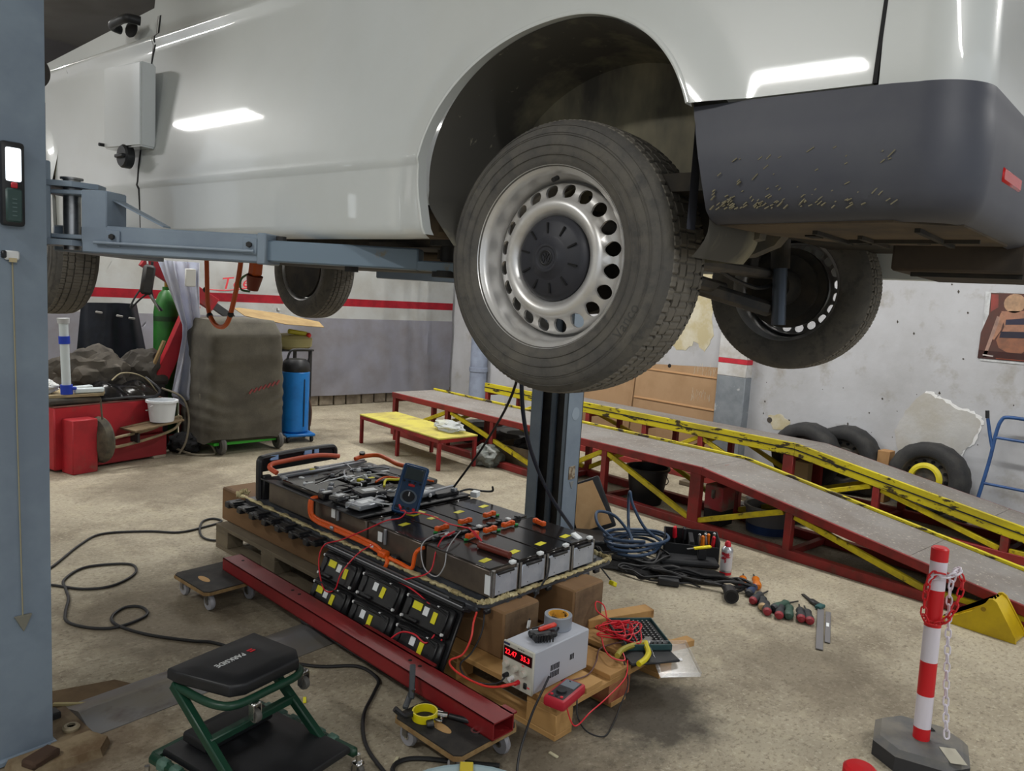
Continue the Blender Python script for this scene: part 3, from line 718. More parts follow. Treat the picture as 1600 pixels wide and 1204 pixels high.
inn = B().bar(ap(.58, 0, 1.690), ap(1.08, 0, 1.690), .085, .066, bev=.005); inn.bar(ap(1.06, 0, 1.672), ap(AL + .02, 0, 1.672), .08, .03, bev=.004); inn.build('inner_tube', M_scuff, arm)
B().cyl(ap(.63, 0, 1.72), ap(.63, 0, 1.738), .016, seg=12).build('stop_bolt', M_dark, arm)
B().box(ap(.86, 0, 1.650), (.03, .03, .018)).build('stop_block', M_dark, arm)
pd = B().cyl(ap(AL - .02, 0, 1.64), ap(AL - .02, 0, 1.66), .045, seg=18); pd.cyl(ap(AL - .02, 0, 1.69), ap(AL - .02, 0, 1.735), .022, seg=12); pd.cyl(ap(AL - .02, 0, 1.735), ap(AL - .02, 0, 1.765), .055, .06, seg=20); pd.build('lifting_pad', M_dark, arm)
# second arm, swung forward
fd = B().bar((-.42, 1.72, 1.70), (.18, 2.45, 1.70), .11, .088, bev=.006); fd.bar((.1, 2.35, 1.69), (.30, 2.60, 1.69), .085, .066, bev=.004); fd.cyl((.28, 2.57, 1.70), (.28, 2.57, 1.765), .05, seg=16); fd.build('forward_arm', M_lift, near)

far = vthing('lift_post', 'blue-grey lift column standing behind the battery pack under the wheel', 'lift post')
FX0, FX1, FY0, FY1 = 2.48, 2.64, 1.60, 1.90
column(far, FX0, FX1, FY0, FY1, True, (.035, .085))
B().box((FX0 + .08, (FY0 + FY1) / 2, 1.5), (.06, .22, 3.0)).build('rubber_belt', M_dark, far)
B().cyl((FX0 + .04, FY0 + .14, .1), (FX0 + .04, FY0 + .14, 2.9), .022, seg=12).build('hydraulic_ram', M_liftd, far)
B().box((FX0 + .12, (FY0 + FY1) / 2 + .01, .012), (.34, .44, .024), bev=.006).build('base_plate', M_lift, far)
B().box((FX0 + .09, (FY0 + FY1) / 2, 1.80), (.12, .20, .62), bev=.006).build('carriage', M_dark, far)
fb = B().bar((2.36, FY0 + .02, 1.695), (1.62, .52, 1.695), .11, .088, bev=.006); fb.bar((2.36, FY1 - .05, 1.695), (1.62, 2.5, 1.695), .11, .088, bev=.006); fb.box((2.40, (FY0 + FY1) / 2, 1.76), (.12, .26, .2), bev=.006); fb.cyl((1.62, .52, 1.69), (1.62, .52, 1.78), .05, seg=16); fb.cyl((1.62, 2.5, 1.69), (1.62, 2.5, 1.78), .05, seg=16)
fb.build('far_arms', M_lift, far)
B().cyl((FX0 + .085, FY0 - .0015, .86), (FX0 + .085, FY0 + .004, .86), .042, seg=24).build('round_sticker', mat('sticker_grey', (150, 164, 178), .5), far)
B().box((FX0 + .085, FY0 - .002, .47), (.07, .004, .085)).build('rating_plate', mat('plate_brown', (122, 104, 84), .5, c2=(170, 160, 140), scale=30, lo=.5, hi=.55), far)
B().prism([(FX0 + .07, .41), (FX0 + .115, .41), (FX0 + .093, .36)], FY0 - .003, FY0, 'XZ').build('warning_sign', mat('sign_grey', (136, 140, 140), .5), far)
B().cyl((FX1 + .035, FY0 + .03, .02), (FX1 + .035, FY0 + .03, 3.0), .010, seg=8).build('hydraulic_hose', M_black, far)
cu = B()
cu.lathe([(.05, 1.02)] + [(.05 + (.006 if k % 2 else 0), 1.02 + .0001 * k) for k in range(2)] + [(.052, 1.5)], 20, o=(FX1 + .11, FY0 + .15, 0)); cu.build('gaiter', mat('gaiter_beige', (176, 168, 150), .7, c2=(130, 120, 104), scale=20, stretch=(8, 8, .4)), far)

# cover strip over the cables between the columns
cs = vthing('cover_plate', 'flat grey steel cover strip on the floor running between the lift columns', 'cover plate', (0, 0, 0))
M_cover = mat('cover_steel', (124, 124, 125), .5, .2, c2=(122, 116, 104), scale=3, c3=(84, 70, 70), s3=2.3, lo3=.55, hi3=.62, stretch=(.5, 1, 1))
st = B(); st.rings([[Vector((x, y, z)) for y, z in ((1.475, .003), (1.59, .042), (1.60, .043), (1.735, .004), (1.735, .0), (1.475, .0))] for x in (-.455, 2.40)]); st.build('strip', M_cover, cs)
cl = vthing('cover_end', 'rusty steel end piece of the cover strip at the foot of the near column', 'end piece', (-.50, 1.60, 0))
B().prism([(-.09, -.15), (.05, -.13), (.05, .12), (-.06, .13)], 0, .022, taper=.9).build('end_block', mat('rusty_beige', (128, 112, 88), .8, c2=(96, 78, 58), scale=9), cl)
B().lathe([(.012, .022), (.026, .022), (.028, .03), (.022, .036), (.013, .036)], 18, o=(0, -.06, 0), caps=False).build('eye_bolt', mat('beige_metal', (150, 138, 112), .5), cl)
B().box((-.02, .06, .03), (.05, .05, .03), bev=.004).build('clamp', M_dark, cl)
fp = vthing('foot_plate', 'dirty beige metal foot casting below the near lift column', 'foot plate', (-.56, 1.44, 0))
B().prism([(-.16, -.06), (.08, -.10), (.13, -.04), (.10, .04), (-.16, .05)], 0, .03, taper=.93).build('casting', mat('dirty_beige', (140, 124, 98), .85, c2=(104, 84, 60), scale=8), fp)
B().box((-.08, -.03, .04), (.10, .06, .03), (0, 0, R(20)), bev=.008).build('wedge', mat('rust_brown', (70, 52, 40), .9), fp)

B().cyl((-.575, 1.60, 2.20), (-.575, 1.66, 2.20), .055, seg=28).build('cable_pulley', mat('pulley_dark', (52, 46, 42), .6), near)
# work light held to the column by its magnet
wl_ = vthing('work_light', 'dark green rechargeable work light with a lit window stuck to the lift column', 'work light', (-.668, 1.507, 1.715))
M_dgreen = mat('lamp_green', (52, 74, 72), .45)
B().box((0, -.016, .122), (.064, .03, .245), bev=.010, seg=2).build('rubber_case', M_black, wl_)
B().box((0, -.026, .06), (.05, .02, .105), bev=.008).build('handle', M_dgreen, wl_)
B().box((0, -.027, .178), (.044, .016, .10), bev=.012, seg=2).build('window', mat('lamp_window', (240, 246, 250), .2, emit=(240, 248, 255), estr=1.6), wl_)
B().box((0, -.036, .118), (.018, .006, .017), bev=.003).build('button', mat('button_red', (186, 40, 50), .4), wl_)
for k in range(5): B().box((0, -.037, .03 + .012 * k), (.012, .002, .003)).build('charge_mark', mat('lamp_grey', (90, 110, 110), .5), wl_)
# plumb line with arrow head
pl = vthing('plumb_line', 'thin cord with a grey arrow shaped weight hanging down the lift column', 'plumb line', (-.655, 1.507, .44))
B().cyl((0, -.006, .05), (-.012, -.006, 1.17), .0022, seg=6).build('cord', mat('cord_beige', (150, 144, 120), .8), pl)
B().prism([(-.024, .052), (.024, .052), (0, 0)], -.014, -.002, 'XZ').build('arrow_weight', mat('weight_grey', (126, 124, 112), .6), pl)
ck = vthing('cord_clip', 'small bent metal clip on the lift column under the work light', 'clip', (-.668, 1.507, 1.61))
B().box((0, -.006, .018), (.04, .012, .028), bev=.004).build('plate', M_white, ck); B().box((.0, -.014, .004), (.02, .006, .012)).build('tab', mat('clip_beige', (190, 176, 140), .5), ck); B().box((-.022, -.008, .02), (.012, .016, .022), bev=.003).build('jaw', M_black, ck)
# ---------------------------------------------------------------- the pair of drive-on ramps
M_deck = mat('ramp_deck', (134, 130, 126), .7, c2=(116, 108, 102), scale=3, lo=.4, hi=.7, c3=(168, 160, 148), s3=40, lo3=.58, hi3=.68, bump=.35, bscale=160)
M_red_lo = mat('ramp_red', (142, 42, 40), .55, c2=(112, 40, 36), scale=6, c3=(98, 70, 58), s3=9, lo3=.6, hi3=.75)
M_wear = mat('worn_yellow', (206, 190, 30), .55, c2=(176, 160, 40), scale=6, c3=(58, 48, 28), s3=16, lo3=.555, hi3=.60, stretch=(1, .35, 1))
KNEE, ENDY, FARY = 3.03, .05, 7.04
def zt(y, top): return top if y >= KNEE else top * max(0, (y - ENDY)) / (KNEE - ENDY) + .0
def ramp(x0, x1, top, label, curb_in, curb_h):
    """x0 near the picture, x1 towards the wall"""
    t = thing('vehicle_ramp', label, 'ramp', (0, 0, 0), 0, 'pair of drive-on ramps')
    wd = x1 - x0
    def deck(ya, yb, nm):
        za, zb = zt(ya, top), zt(yb, top); b = B()
        b.rings([[Vector((x, y, z)) for x, z in ((x0 + .012, zz - .012), (x0 + .012, zz), (x1 - .012, zz), (x1 - .012, zz - .012))] for y, zz in ((ya, za), (yb, zb))])
        return b.build(nm, M_deck, t)
    for ya, yb in ((FARY, 5.7), (5.697, 4.36), (4.357, KNEE), (KNEE - .003, 1.6), (1.597, .25)): deck(ya, yb, 'deck_plate')
    near_m = M_red_lo if curb_in > x0 + .1 else M_wear
    for x, m_ in ((x0, near_m), (x1, M_wear if curb_in > x0 + .1 else M_red_lo)):
        s_ = 1 if x == x0 else -1
        for (ya, yb) in ((FARY, KNEE), (KNEE, .2)):
            b = B().bar((x + s_ * .025, ya, zt(ya, top) - .03), (x + s_ * .025, yb, zt(yb, top) - .03), .05, .058, bev=.004); b.build('top_rail', m_, t)
            if abs(x - curb_in) < .01:
                B().bar((x + s_ * .012, ya, zt(ya, top) + curb_h / 2), (x + s_ * .012, yb, zt(yb, top) + curb_h / 2), .024, curb_h, bev=.004).build('kerb', M_wear, t)
                B().bar((x - s_ * .0005, ya, zt(ya, top) - .002), (x - s_ * .0005, yb, zt(yb, top) - .002), .004, .009).build('rust_joint', M_dark, t)
        B().bar((x + s_ * .03, FARY, .03), (x + s_ * .03, .35, .03), .06, .06, bev=.004).build('floor_rail', M_red_lo, t)
    posts = [7.0, 6.05, 5.35, 4.6, 3.95, 3.08, 2.35, 1.47, .95]
    for k, y in enumerate(posts):
        z = zt(y, top) - .055; big = .09 if k == 5 else .05
        for s_, x in ((1, x0), (-1, x1)):
            if z > .08: B().bar((x + s_ * .028, y, .055), (x + s_ * .028, y, z), .05, big, up=(0, 1, 0), bev=.003).build('post', M_red_lo, t)
        B().bar((x0 + .05, y, z - .02), (x1 - .05, y, z - .02), .04, .04).build('cross_bar', M_red_lo, t)
        B().bar((x0 + .05, y, .03), (x1 - .05, y, .03), .04, .04).build('cross_bar', M_red_lo, t)
    br = [((7.0 - 1.0, 1), (4.65, 0)), ((4.60, 0), (3.98, 1)), ((3.95, 1), (3.12, 0)), ((3.04, 0), (2.40, 1)), ((2.32, 1), (1.50, 0)), ((1.44, 0), (.95, 1)), ((6.05, 1), (6.9, 0))]
    for (ya, ta), (yb, tb) in br:
        for s_, x in ((1, x0), (-1, x1)):
            pa = (x + s_ * .028, ya, zt(ya, top) - .07 if ta else .07); pb = (x + s_ * .028, yb, zt(yb, top) - .07 if tb else .07)
            B().bar(pa, pb, .03, .038, bev=.003).build('brace', M_yellow_paint, t)
    return t
ramp(4.61, 5.19, .465, 'long red framed ramp nearest the battery pack, with worn steel deck and yellow braces', 5.19, .022)
ramp(5.93, 6.50, .475, 'long ramp against the right wall with a thick worn yellow side rail', 5.93, .05)

# low step bench in front of the ramps
bn = thing('step_bench', 'low yellow topped bench on red steel legs beside the ramps', 'bench', (4.25, 6.05, 0), R(-1.0))
M_ytop = mat('bench_yellow', (196, 186, 84), .65, c2=(170, 156, 84), scale=5, c3=(120, 110, 70), s3=9, lo3=.62, hi3=.72)
B().box((0, 0, .292), (.44, 1.40, .016), bev=.004).build('top', M_ytop, bn)
for s_ in (-1, 1):
    B().bar((s_ * .205, -.69, .268), (s_ * .205, .69, .268), .03, .032).build('rail', M_red_paint, bn)
    B().bar((-.2, s_ * .68, .268), (.2, s_ * .68, .268), .03, .032).build('rail', M_red_paint, bn)
    for y in (-.68, .0, .68): B().box((s_ * .2, y, .126), (.032, .032, .252), bev=.003).build('leg', M_red_paint, bn)
# crumpled clear bag on it
M_clear = mat('clear_film', (226, 232, 236), .22, trans=.55, ior=1.12, c2=(236, 240, 242), scale=8)
def crumple(name, label, cat, loc, sx, sy, sz, m, seed, rz=0, amp=.35):
    t = thing(name, label, cat, loc, rz); random.seed(seed); off = Vector((seed * 3.1, seed, 0)); b = B()
    bmesh.ops.create_icosphere(b.bm, subdivisions=4, radius=1.0)
    for v in b.bm.verts:
        n_ = noise.noise(v.co * 2.2 + off) * amp + abs(noise.noise(v.co * 5 + off)) * amp * .5
        co = v.co * (1 + n_); v.co = Vector((co.x * sx, co.y * sy, max(0, (co.z + .85) * sz)))
    b.build('film', m, t, smooth=25); return t
crumple('plastic_bag', 'crumpled clear plastic bag lying on the yellow bench', 'bag', (4.33, 5.62, .30), .10, .17, .05, M_clear, 3)

# things stowed under and behind the ramps
def bucket(name, label, loc, r0, r1, h, m, rz=0, handle=True, cat='bucket', band=None, mh=None):
    t = thing(name, label, cat, loc, rz)
    B().lathe([(0, 0), (r0, 0), (r1, h), (r1 + .006, h), (r1 + .007, h - .014), (r1 + .012, h - .014), (r1 + .012, h + .004), (r1 - .006, h + .004), (r0 - .006, .008), (0, .008)], 32, caps=False).build('pail', m, t)
    if handle:
        B().tube([(0, -(r1 + .01), h - .03), (.03, -(r1 + .02), h * .72), (r1 * .7, -r1 * .6, h * .52), (r1 + .03, 0, h * .46), (r1 * .7, r1 * .6, h * .52), (.03, r1 + .02, h * .72), (0, r1 + .01, h - .03)], .004, 6).build('handle', mh or M_black, t)
    if band: B().lathe([(r0 + (r1 - r0) * .02 + .003, .012), (r0 + (r1 - r0) * .35 + .003, h * .35), (r0, h * .35), (r0, .012)], 32, caps=False).build('band', band, t)
    return t
bucket('bucket', 'black plastic builders bucket standing inside the near ramp', (4.90, 3.72, 0), .125, .165, .29, mat('bucket_black', (24, 24, 26), .5))
bucket('tub', 'grey plastic tub with a dark blue foot under the slope of the near ramp', (5.05, 2.72, 0), .15, .17, .20, mat('tub_grey', (112, 112, 114), .5), handle=False, cat='tub', band=mat('tub_blue', (34, 58, 104), .5))
jk = thing('red_box', 'dusty red steel box with a post under the knee of the near ramp', 'box', (4.86, 3.02, .13))
B().box((0, 0, .09), (.17, .15, .18), bev=.006).build('case', mat('dusty_red', (168, 62, 66), .6, c2=(128, 110, 98), scale=5, lo=.45, hi=.6), jk)
B().box((.02, 0, .255), (.06, .06, .15), bev=.004).build('post', M_red_lo, jk)
B().box((-.088, 0, .12), (.004, .03, .06)).build('hasp', M_steel, jk)
B().box((-.087, 0, .09), (.003, .008, .014)).build('keyhole', M_black, jk)
B().box((.0, .0, -.055), (.16, .14, .11)).build('plinth', M_dark, jk)
# boxes and a bag below the high end
bx = thing('cardboard_box', 'dusty open carton holding a dark bag under the near ramp', 'box', (5.0, 5.25, .0), R(8))
M_card = mat('cardboard', (176, 136, 92), .85, c2=(160, 120, 78), scale=4, bump=.1, bscale=20)
M_carddust = mat('cardboard_dusty', (132, 116, 92), .9, c2=(104, 92, 76), scale=5)
for (c_, s_) in (((0, 0, .005), (.4, .5, .01)), ((-.2, 0, .09), (.006, .5, .18)), ((.2, 0, .09), (.006, .5, .18)), ((0, -.25, .09), (.4, .006, .18)), ((0, .25, .09), (.4, .006, .18))): B().box(c_, s_).build('panel', M_carddust, bx)
crumple('dark_bag', 'slumped black bag sitting in the carton under the near ramp', 'bag', (5.0, 5.25, .012), .13, .17, .12, mat('bag_black', (34, 33, 34), .7), 5)
for k, (x, y, r_, lb) in enumerate(((5.35, 6.3, .29, 'worn tire lying flat under the high end of the near ramp'), (5.4, 5.75, .27, 'dusty tire lying flat behind the carton under the near ramp'))):
    t = thing('loose_tire', lb, 'tire', (x, y, 0)); B().lathe([(r_ - .1, .02), (r_ - .03, .0), (r_, .03), (r_, .16), (r_ - .03, .19), (r_ - .1, .17), (r_ - .09, .095)], 40, caps=False, closed=True).build('carcass', M_rubber, t)
crumple('plastic_sack', 'grey see-through sack on the floor behind the yellow bench', 'bag', (4.60, 5.35, 0), .13, .15, .10, mat('sack_grey', (128, 132, 128), .5, c2=(90, 98, 92), scale=5), 9)
for k, (x, y, rz, ln, lb) in enumerate(((5.55, 2.3, .12, 1.5, 'dusty plank lying between the two ramps near their knee'), (5.62, 1.5, -.1, 1.2, 'dusty plank lying between the two ramps at their low end'), (5.75, 3.4, .05, 1.1, 'weathered plank lying on the floor close to the far ramp'))):
    t = thing('plank', lb, 'plank', (x, y, 0), rz, 'planks between the ramps'); B().box((0, 0, .02), (.12, ln, .04), bev=.003).build('board', mat('dusty_wood', (112, 100, 84), .9, c2=(90, 80, 68), scale=5, stretch=(6, .6, 6)), t)
crumple('rag_heap', 'heap of dark rags between the two ramps', 'rags', (5.5, 2.9, 0), .2, .28, .07, mat('rag_grey', (74, 70, 66), .9, c2=(50, 48, 48), scale=5), 12)
crumple('grey_sack', 'pale grey sack slumped between the two ramps near the low end', 'bag', (5.50, 1.95, 0.0), .16, .22, .08, mat('sack_pale', (128, 128, 130), .8, c2=(96, 94, 94), scale=5), 14)

# ---------------------------------------------------------------- right wall
M_rim_old = mat('old_rim', (78, 76, 74), .55, .5, c2=(104, 96, 84), scale=10)
def spare(label, loc, r_, lean, yaw, band=None):
    t = thing('spare_wheel', label, 'wheel', loc, 0, 'spare wheels leaning on the right wall', rot=(0, R(lean), R(yaw)))
    # axis X, face towards -X
    B().lathe([(r_ * .62, .0), (r_ * .70, -.012), (r_ * .85, -.014), (r_ * .96, .004), (r_, .03), (r_, .165), (r_ * .96, .19), (r_ * .8, .2), (r_ * .62, .18)], 56, o=(0, 0, 0), axis='X', caps=False, wob=lambda r, h, a: r - (.005 if r > .9 * r_ and int(a * 30) % 2 else 0)).build('tire', M_rubber, t)
    B().lathe([(r_ * .64, .004), (r_ * .60, .012), (r_ * .585, .05), (r_ * .56, .06), (r_ * .42, .05), (r_ * .34, .03), (r_ * .2, .025), (.0, .03)], 40, axis='X', caps=False).build('rim', M_rim_old, t)
    for k in range(14):
        a = 2 * PI * k / 14
        B().cyl((.044, r_ * .49 * math.cos(a), r_ * .49 * math.sin(a)), (.056, r_ * .49 * math.cos(a), r_ * .49 * math.sin(a)), .013, seg=10).build('rim_hole', M_slot, t)
    if band: B().lathe([(r_ * .44, .02), (r_ * .36, .0), (r_ * .30, .0), (r_ * .29, .03)], 36, axis='X', caps=False, ang=2 * PI).build('ring_clamp', band, t)
    t.location.z = r_ * math.cos(R(lean)) + .0
    return t
spare('spare wheel with a bright yellow ring on its rim beside the bare plaster patch', (6.66, 2.27, .3), .305, 5, 0, mat('ring_yellow', (206, 190, 40), .5))
spare('dusty spare wheel partly hidden behind another, middle of three by the wall', (6.745, 3.01, .3), .305, 0, 0)
spare('dusty spare wheel nearest the grey pillar, in front of the middle one', (6.525, 3.27, .3), .305, 0, 0)
cbx = thing('carton', 'small brown carton wedged between the spare wheels', 'box', (6.85, 2.66, .0)); B().box((0, 0, .225), (.12, .10, .45), bev=.004).build('case', M_card, cbx)
cbx2 = thing('carton', 'beige block standing under the far ramp in front of the spare wheels', 'box', (6.36, 3.15, .0)); B().box((0, 0, .15), (.08, .13, .3), bev=.004).build('case', mat('beige_block', (190, 166, 128), .85), cbx2)

# brown boards leaning on the wall
for (lb, ya, yb, zb, zt_, x) in (('large brown hardboard sheet with pale scratches leaning on the right wall', 4.42, 5.50, 0, .98, 6.84), ('second brown board standing further along the wall behind the lift column', 5.52, 6.35, 0, .80, 6.86)):
    t = thing('board', lb, 'board', (x, (ya + yb) / 2, 0), 0, None, rot=(0, R(4), 0))
    w_ = yb - ya
    M_brd = mat('hardboard', (168, 136, 102), .7, c2=(156, 124, 90), scale=3)
    if w_ > 1:
        B().prism([(-w_ / 2, 0), (w_ / 2, 0), (w_ / 2, .80), (w_ / 2 - .1, .92), (-w_ / 2, zt_)], -.008, .008, 'YZ').build('sheet', M_brd, t)
        for z_ in (.53, .865): B().box((-.012, 0, z_), (.012, w_ - .01, .02), bev=.003).build('batten', mat('batten_brown', (188, 146, 104), .6), t)
        B().cyl((-.0095, .1, .93), (-.007, .1, .93), .022, seg=14).build('hand_hole', M_slot, t)
        M_scr = mat('scratch_pale', (216, 206, 190), .8)
        random.seed(21); b = B()
        for k in range(44):
            y_, z_ = -w_ / 2 + random.uniform(.06, .32), random.choice((.60, .63, .66, .89, .91)) + random.uniform(-.03, .03)
            b.bar((-.0085, y_, z_), (-.0085, y_ + random.uniform(-.012, .012), z_ + random.uniform(.02, .08)), .001, .004, up=(1, 0, 0))
        tag(b.build('scratches', M_scr, t), kind='stuff')
    else:
        B().prism([(-w_ / 2, 0), (w_ / 2, 0), (w_ / 2, zt_), (-w_ / 2, zt_)], -.008, .008, 'YZ').build('sheet', M_brd, t)
        B().box((-.011, -w_ / 2 + .03, .42), (.014, .05, .8), bev=.003).build('batten', M_brd, t)

# poster: warm, abstract figure study, printed flat
po = thing('poster', 'wall calendar poster in brown and skin tones on the right wall', 'poster', (XW - .004, 1.88, 1.55))
def flat(parent, name, pts, col, dx, rough=.4):
    return B().prism(pts, -dx - .0006, -dx, 'YZ').build(name, mat('print_%d_%d_%d' % col, col, rough, c2=tuple(int(v * .72 + 18) for v in col), scale=16, lo=.4, hi=.65), parent, smooth=0)
flat(po, 'sheet', [(.205, .30), (.18, -.255), (-.22, -.255), (-.22, .30)], (206, 208, 210), .0)
flat(po, 'picture', [(.165, .292), (.16, .12), (.20, -.03), (.20, -.235), (-.22, -.235), (-.22, .292)], (96, 64, 58), .0008)
flat(po, 'red_shape', [(.16, .28), (.11, .28), (.10, .18), (.15, .14)], (150, 74, 68), .0015)
flat(po, 'grey_shape', [(-.08, .29), (-.22, .29), (-.22, .10), (-.13, .2)], (196, 188, 186), .0015)
def oval(cy, cz, ry, rz_, a=0, n=18): return [(cy + ry * math.cos(t) * math.cos(a) - rz_ * math.sin(t) * math.sin(a), cz + ry * math.cos(t) * math.sin(a) + rz_ * math.sin(t) * math.cos(a)) for t in [2 * PI * i / n for i in range(n)]]
flat(po, 'hair', oval(-.01, .215, .075, .075), (188, 152, 122), .0022)
flat(po, 'torso', [(.075, .15), (-.09, .16), (-.10, .02), (-.13, -.08), (.07, -.08), (.04, .03)], (170, 124, 102), .0022)
flat(po, 'band', [(.035, .085), (-.10, .105), (-.10, .055), (.035, .045)], (58, 56, 74), .003)
flat(po, 'lower_figure', [(.065, -.02), (.085, -.08), (.06, -.14), (.0, -.17), (-.10, -.17), (-.15, -.12), (-.14, -.01)], (152, 104, 82), .0030)
flat(po, 'waistband', [(.06, -.01), (-.14, .0), (-.14, -.05), (.065, -.06)], (50, 48, 62), .0038)
flat(po, 'arm', [(.075, .14), (.10, .05), (.13, -.06), (.10, -.08), (.06, .0), (.045, .10)], (176, 130, 106), .0030)
flat(po, 'rail', [(.165, -.22), (.14, -.22), (.075, .1), (.10, .11)], (176, 142, 128), .0034)
flat(po, 'lower_shade', [(.20, -.17), (-.22, -.17), (-.22, -.235), (.20, -.235)], (66, 40, 38), .0034)
flat(po, 'print_line', [(.165, -.2), (.09, -.205), (.09, -.215), (.165, -.21)], (210, 200, 196), .0042)
flat(po, 'title_strip', [(.07, -.222), (-.22, -.222), (-.22, -.228), (.07, -.228)], (140, 70, 50), .0042)

# blue sack truck leaning on the wall
ht = thing('hand_truck', 'blue tubular hand truck leaning against the right wall', 'hand truck', (6.72, 1.69, 0), 0, None, rot=(0, R(8), R(0)))
M_btube = mat('truck_blue', (46, 84, 138), .45, c2=(36, 66, 112), scale=6, c3=(140, 140, 136), s3=14, lo3=.64, hi3=.7)
B().tube([(0, .22, .05), (0, .17, .5), (0, .155, .76), (0, .135, .86), (0, .09, .89), (0, -.1, .89), (0, -.3, .89), (0, -.36, .86), (0, -.38, .76), (0, -.40, .5), (0, -.45, .05)], .014, 10, n=4).build('frame', M_btube, ht)
B().tube([(0, .165, .64), (-.005, .19, .72), (-.02, .225, .86)], .013, 8).build('grip_bar', M_btube, ht); B().cyl((-.021, .227, .86), (-.026, .236, .92), .015, seg=10).build('grip', M_black, ht)
for z_ in (.35, .72): B().cyl((0, .165 + (.72 - z_) * .07, z_), (0, -.39 - (.72 - z_) * .07, z_), .011, seg=8).build('cross_tube', M_btube, ht)
B().box((-.045, -.115, .02), (.09, .42, .008), bev=.002).build('toe_plate', M_btube, ht)
for y_ in (.28, -.51): B().lathe([(.04, -.02), (.10, -.022), (.115, 0), (.10, .022), (.04, .02)], 24, o=(.05, y_, .115), axis='Y', caps=False, closed=True).build('wheel', M_rubber, ht)
# ---------------------------------------------------------------- pallets, timbers, red beam, dollies
M_wood_new = mat('pallet_wood', (182, 142, 88), .75, c2=(160, 120, 70), scale=5, lo=.4, hi=.65, stretch=(1, .25, 1), c3=(128, 92, 54), s3=9, lo3=.62, hi3=.72)
M_wood_old = mat('old_pallet_wood', (124, 112, 92), .85, c2=(98, 88, 72), scale=5, lo=.4, hi=.65, stretch=(1, .25, 1))
M_wood_redd = mat('red_stained_wood', (132, 60, 44), .8, c2=(150, 100, 66), scale=6, lo=.45, hi=.6)
M_timber = mat('timber', (126, 96, 64), .8, c2=(106, 78, 50), scale=4, lo=.4, hi=.68, stretch=(1, .2, 1), c3=(92, 68, 44), s3=7, lo3=.6, hi3=.7)
M_timber_end = mat('timber_end', (120, 98, 74), .85, c2=(92, 74, 56), scale=8)
def pallet(label, x, y, m, red=False):
    t = kthing('pallet', label, 'pallet', (x, y, 0), 0, 'wooden pallets under the battery')
    L_, W_ = 1.2, .8
    for k, xx in enumerate((.05, .4, .75)):
        B().box((xx, L_ / 2, .011), (.10, L_, .022), bev=.002).build('bottom_board', m, t)
        for yy in (.072, .6, 1.128): B().box((xx, yy, .061), (.10 if k != 1 else .145, .145 if yy != .6 else .145, .078), bev=.003).build('block', M_wood_redd if (red and k == 1 and yy < .1) else m, t)
    for yy in (.072, .6, 1.128): B().box((W_ / 2, yy, .111), (W_, .145, .022), bev=.002).build('stringer_board', m, t)
    for xx, w_ in ((.0725, .145), (.225, .10), (.4, .145), (.575, .10), (.7275, .145)): B().box((xx, L_ / 2, .133), (w_, L_, .022), bev=.002).build('deck_board', m, t)
    return t
pallet('new yellow wooden pallet carrying the power supply at the front end of the pack', 0, -.225, M_wood_new, True)
pallet('old grey weathered wooden pallet under the far end of the battery pack', .02, 1.24, M_wood_old)
for lb, x, y0, y1 in (('long brown timber beam under the battery tray, on the side of the leaning modules', .085, .135, 2.50), ('long brown timber beam under the battery tray, on the ramp side', .49, .10, 2.42)):
    t = kthing('timber_balk', lb, 'timber', (x, y0, .144), 0, 'timber beams under the battery')
    B().box((.108, (y1 - y0) / 2, .10), (.215, y1 - y0, .20), bev=.008).build('beam', M_timber, t)
    B().box((.108, -.0005, .10), (.20, .003, .185)).build('end_grain', M_timber_end, t)
sp = kthing('spacer_block', 'short wooden offcut lying across the pallet behind the pliers', 'wood block', (.78, .06, .144), R(-20)); B().box((0, .0, .02), (.36, .07, .04), bev=.003).build('block', M_wood_new, sp)

rb = kthing('steel_tube', 'long red painted rectangular steel tube lying on two dollies', 'steel tube', (-.228, .80, .111), R(-1.2))
M_beam = mat('beam_red', (132, 30, 34), .45, c2=(112, 28, 30), scale=3, c3=(150, 70, 64), s3=20, lo3=.66, hi3=.74)
b = B(); w2, h_, t_, l2 = .05, .062, .005, .995
b.box((-w2 + t_ / 2, 0, h_ / 2), (t_, 2 * l2, h_)); b.box((w2 - t_ / 2, 0, h_ / 2), (t_, 2 * l2, h_)); b.box((0, 0, h_ - t_ / 2), (2 * w2, 2 * l2, t_)); b.box((0, 0, t_ / 2), (2 * w2, 2 * l2, t_))
b.build('tube', M_beam, rb, smooth=0)
for y in (-.53, -.47, .35, .41, .9): B().cyl((.012, y, h_ - .0005), (.012, y, h_ + .0008), .008, seg=12).build('hole', M_slot, rb)
for y0, y1 in ((-.99, -.93), (-.56, -.10)): B().box((.056, (y0 + y1) / 2, h_ - .004), (.03, y1 - y0, .008), bev=.001).build('flange', M_beam, rb)
dolly0 = None
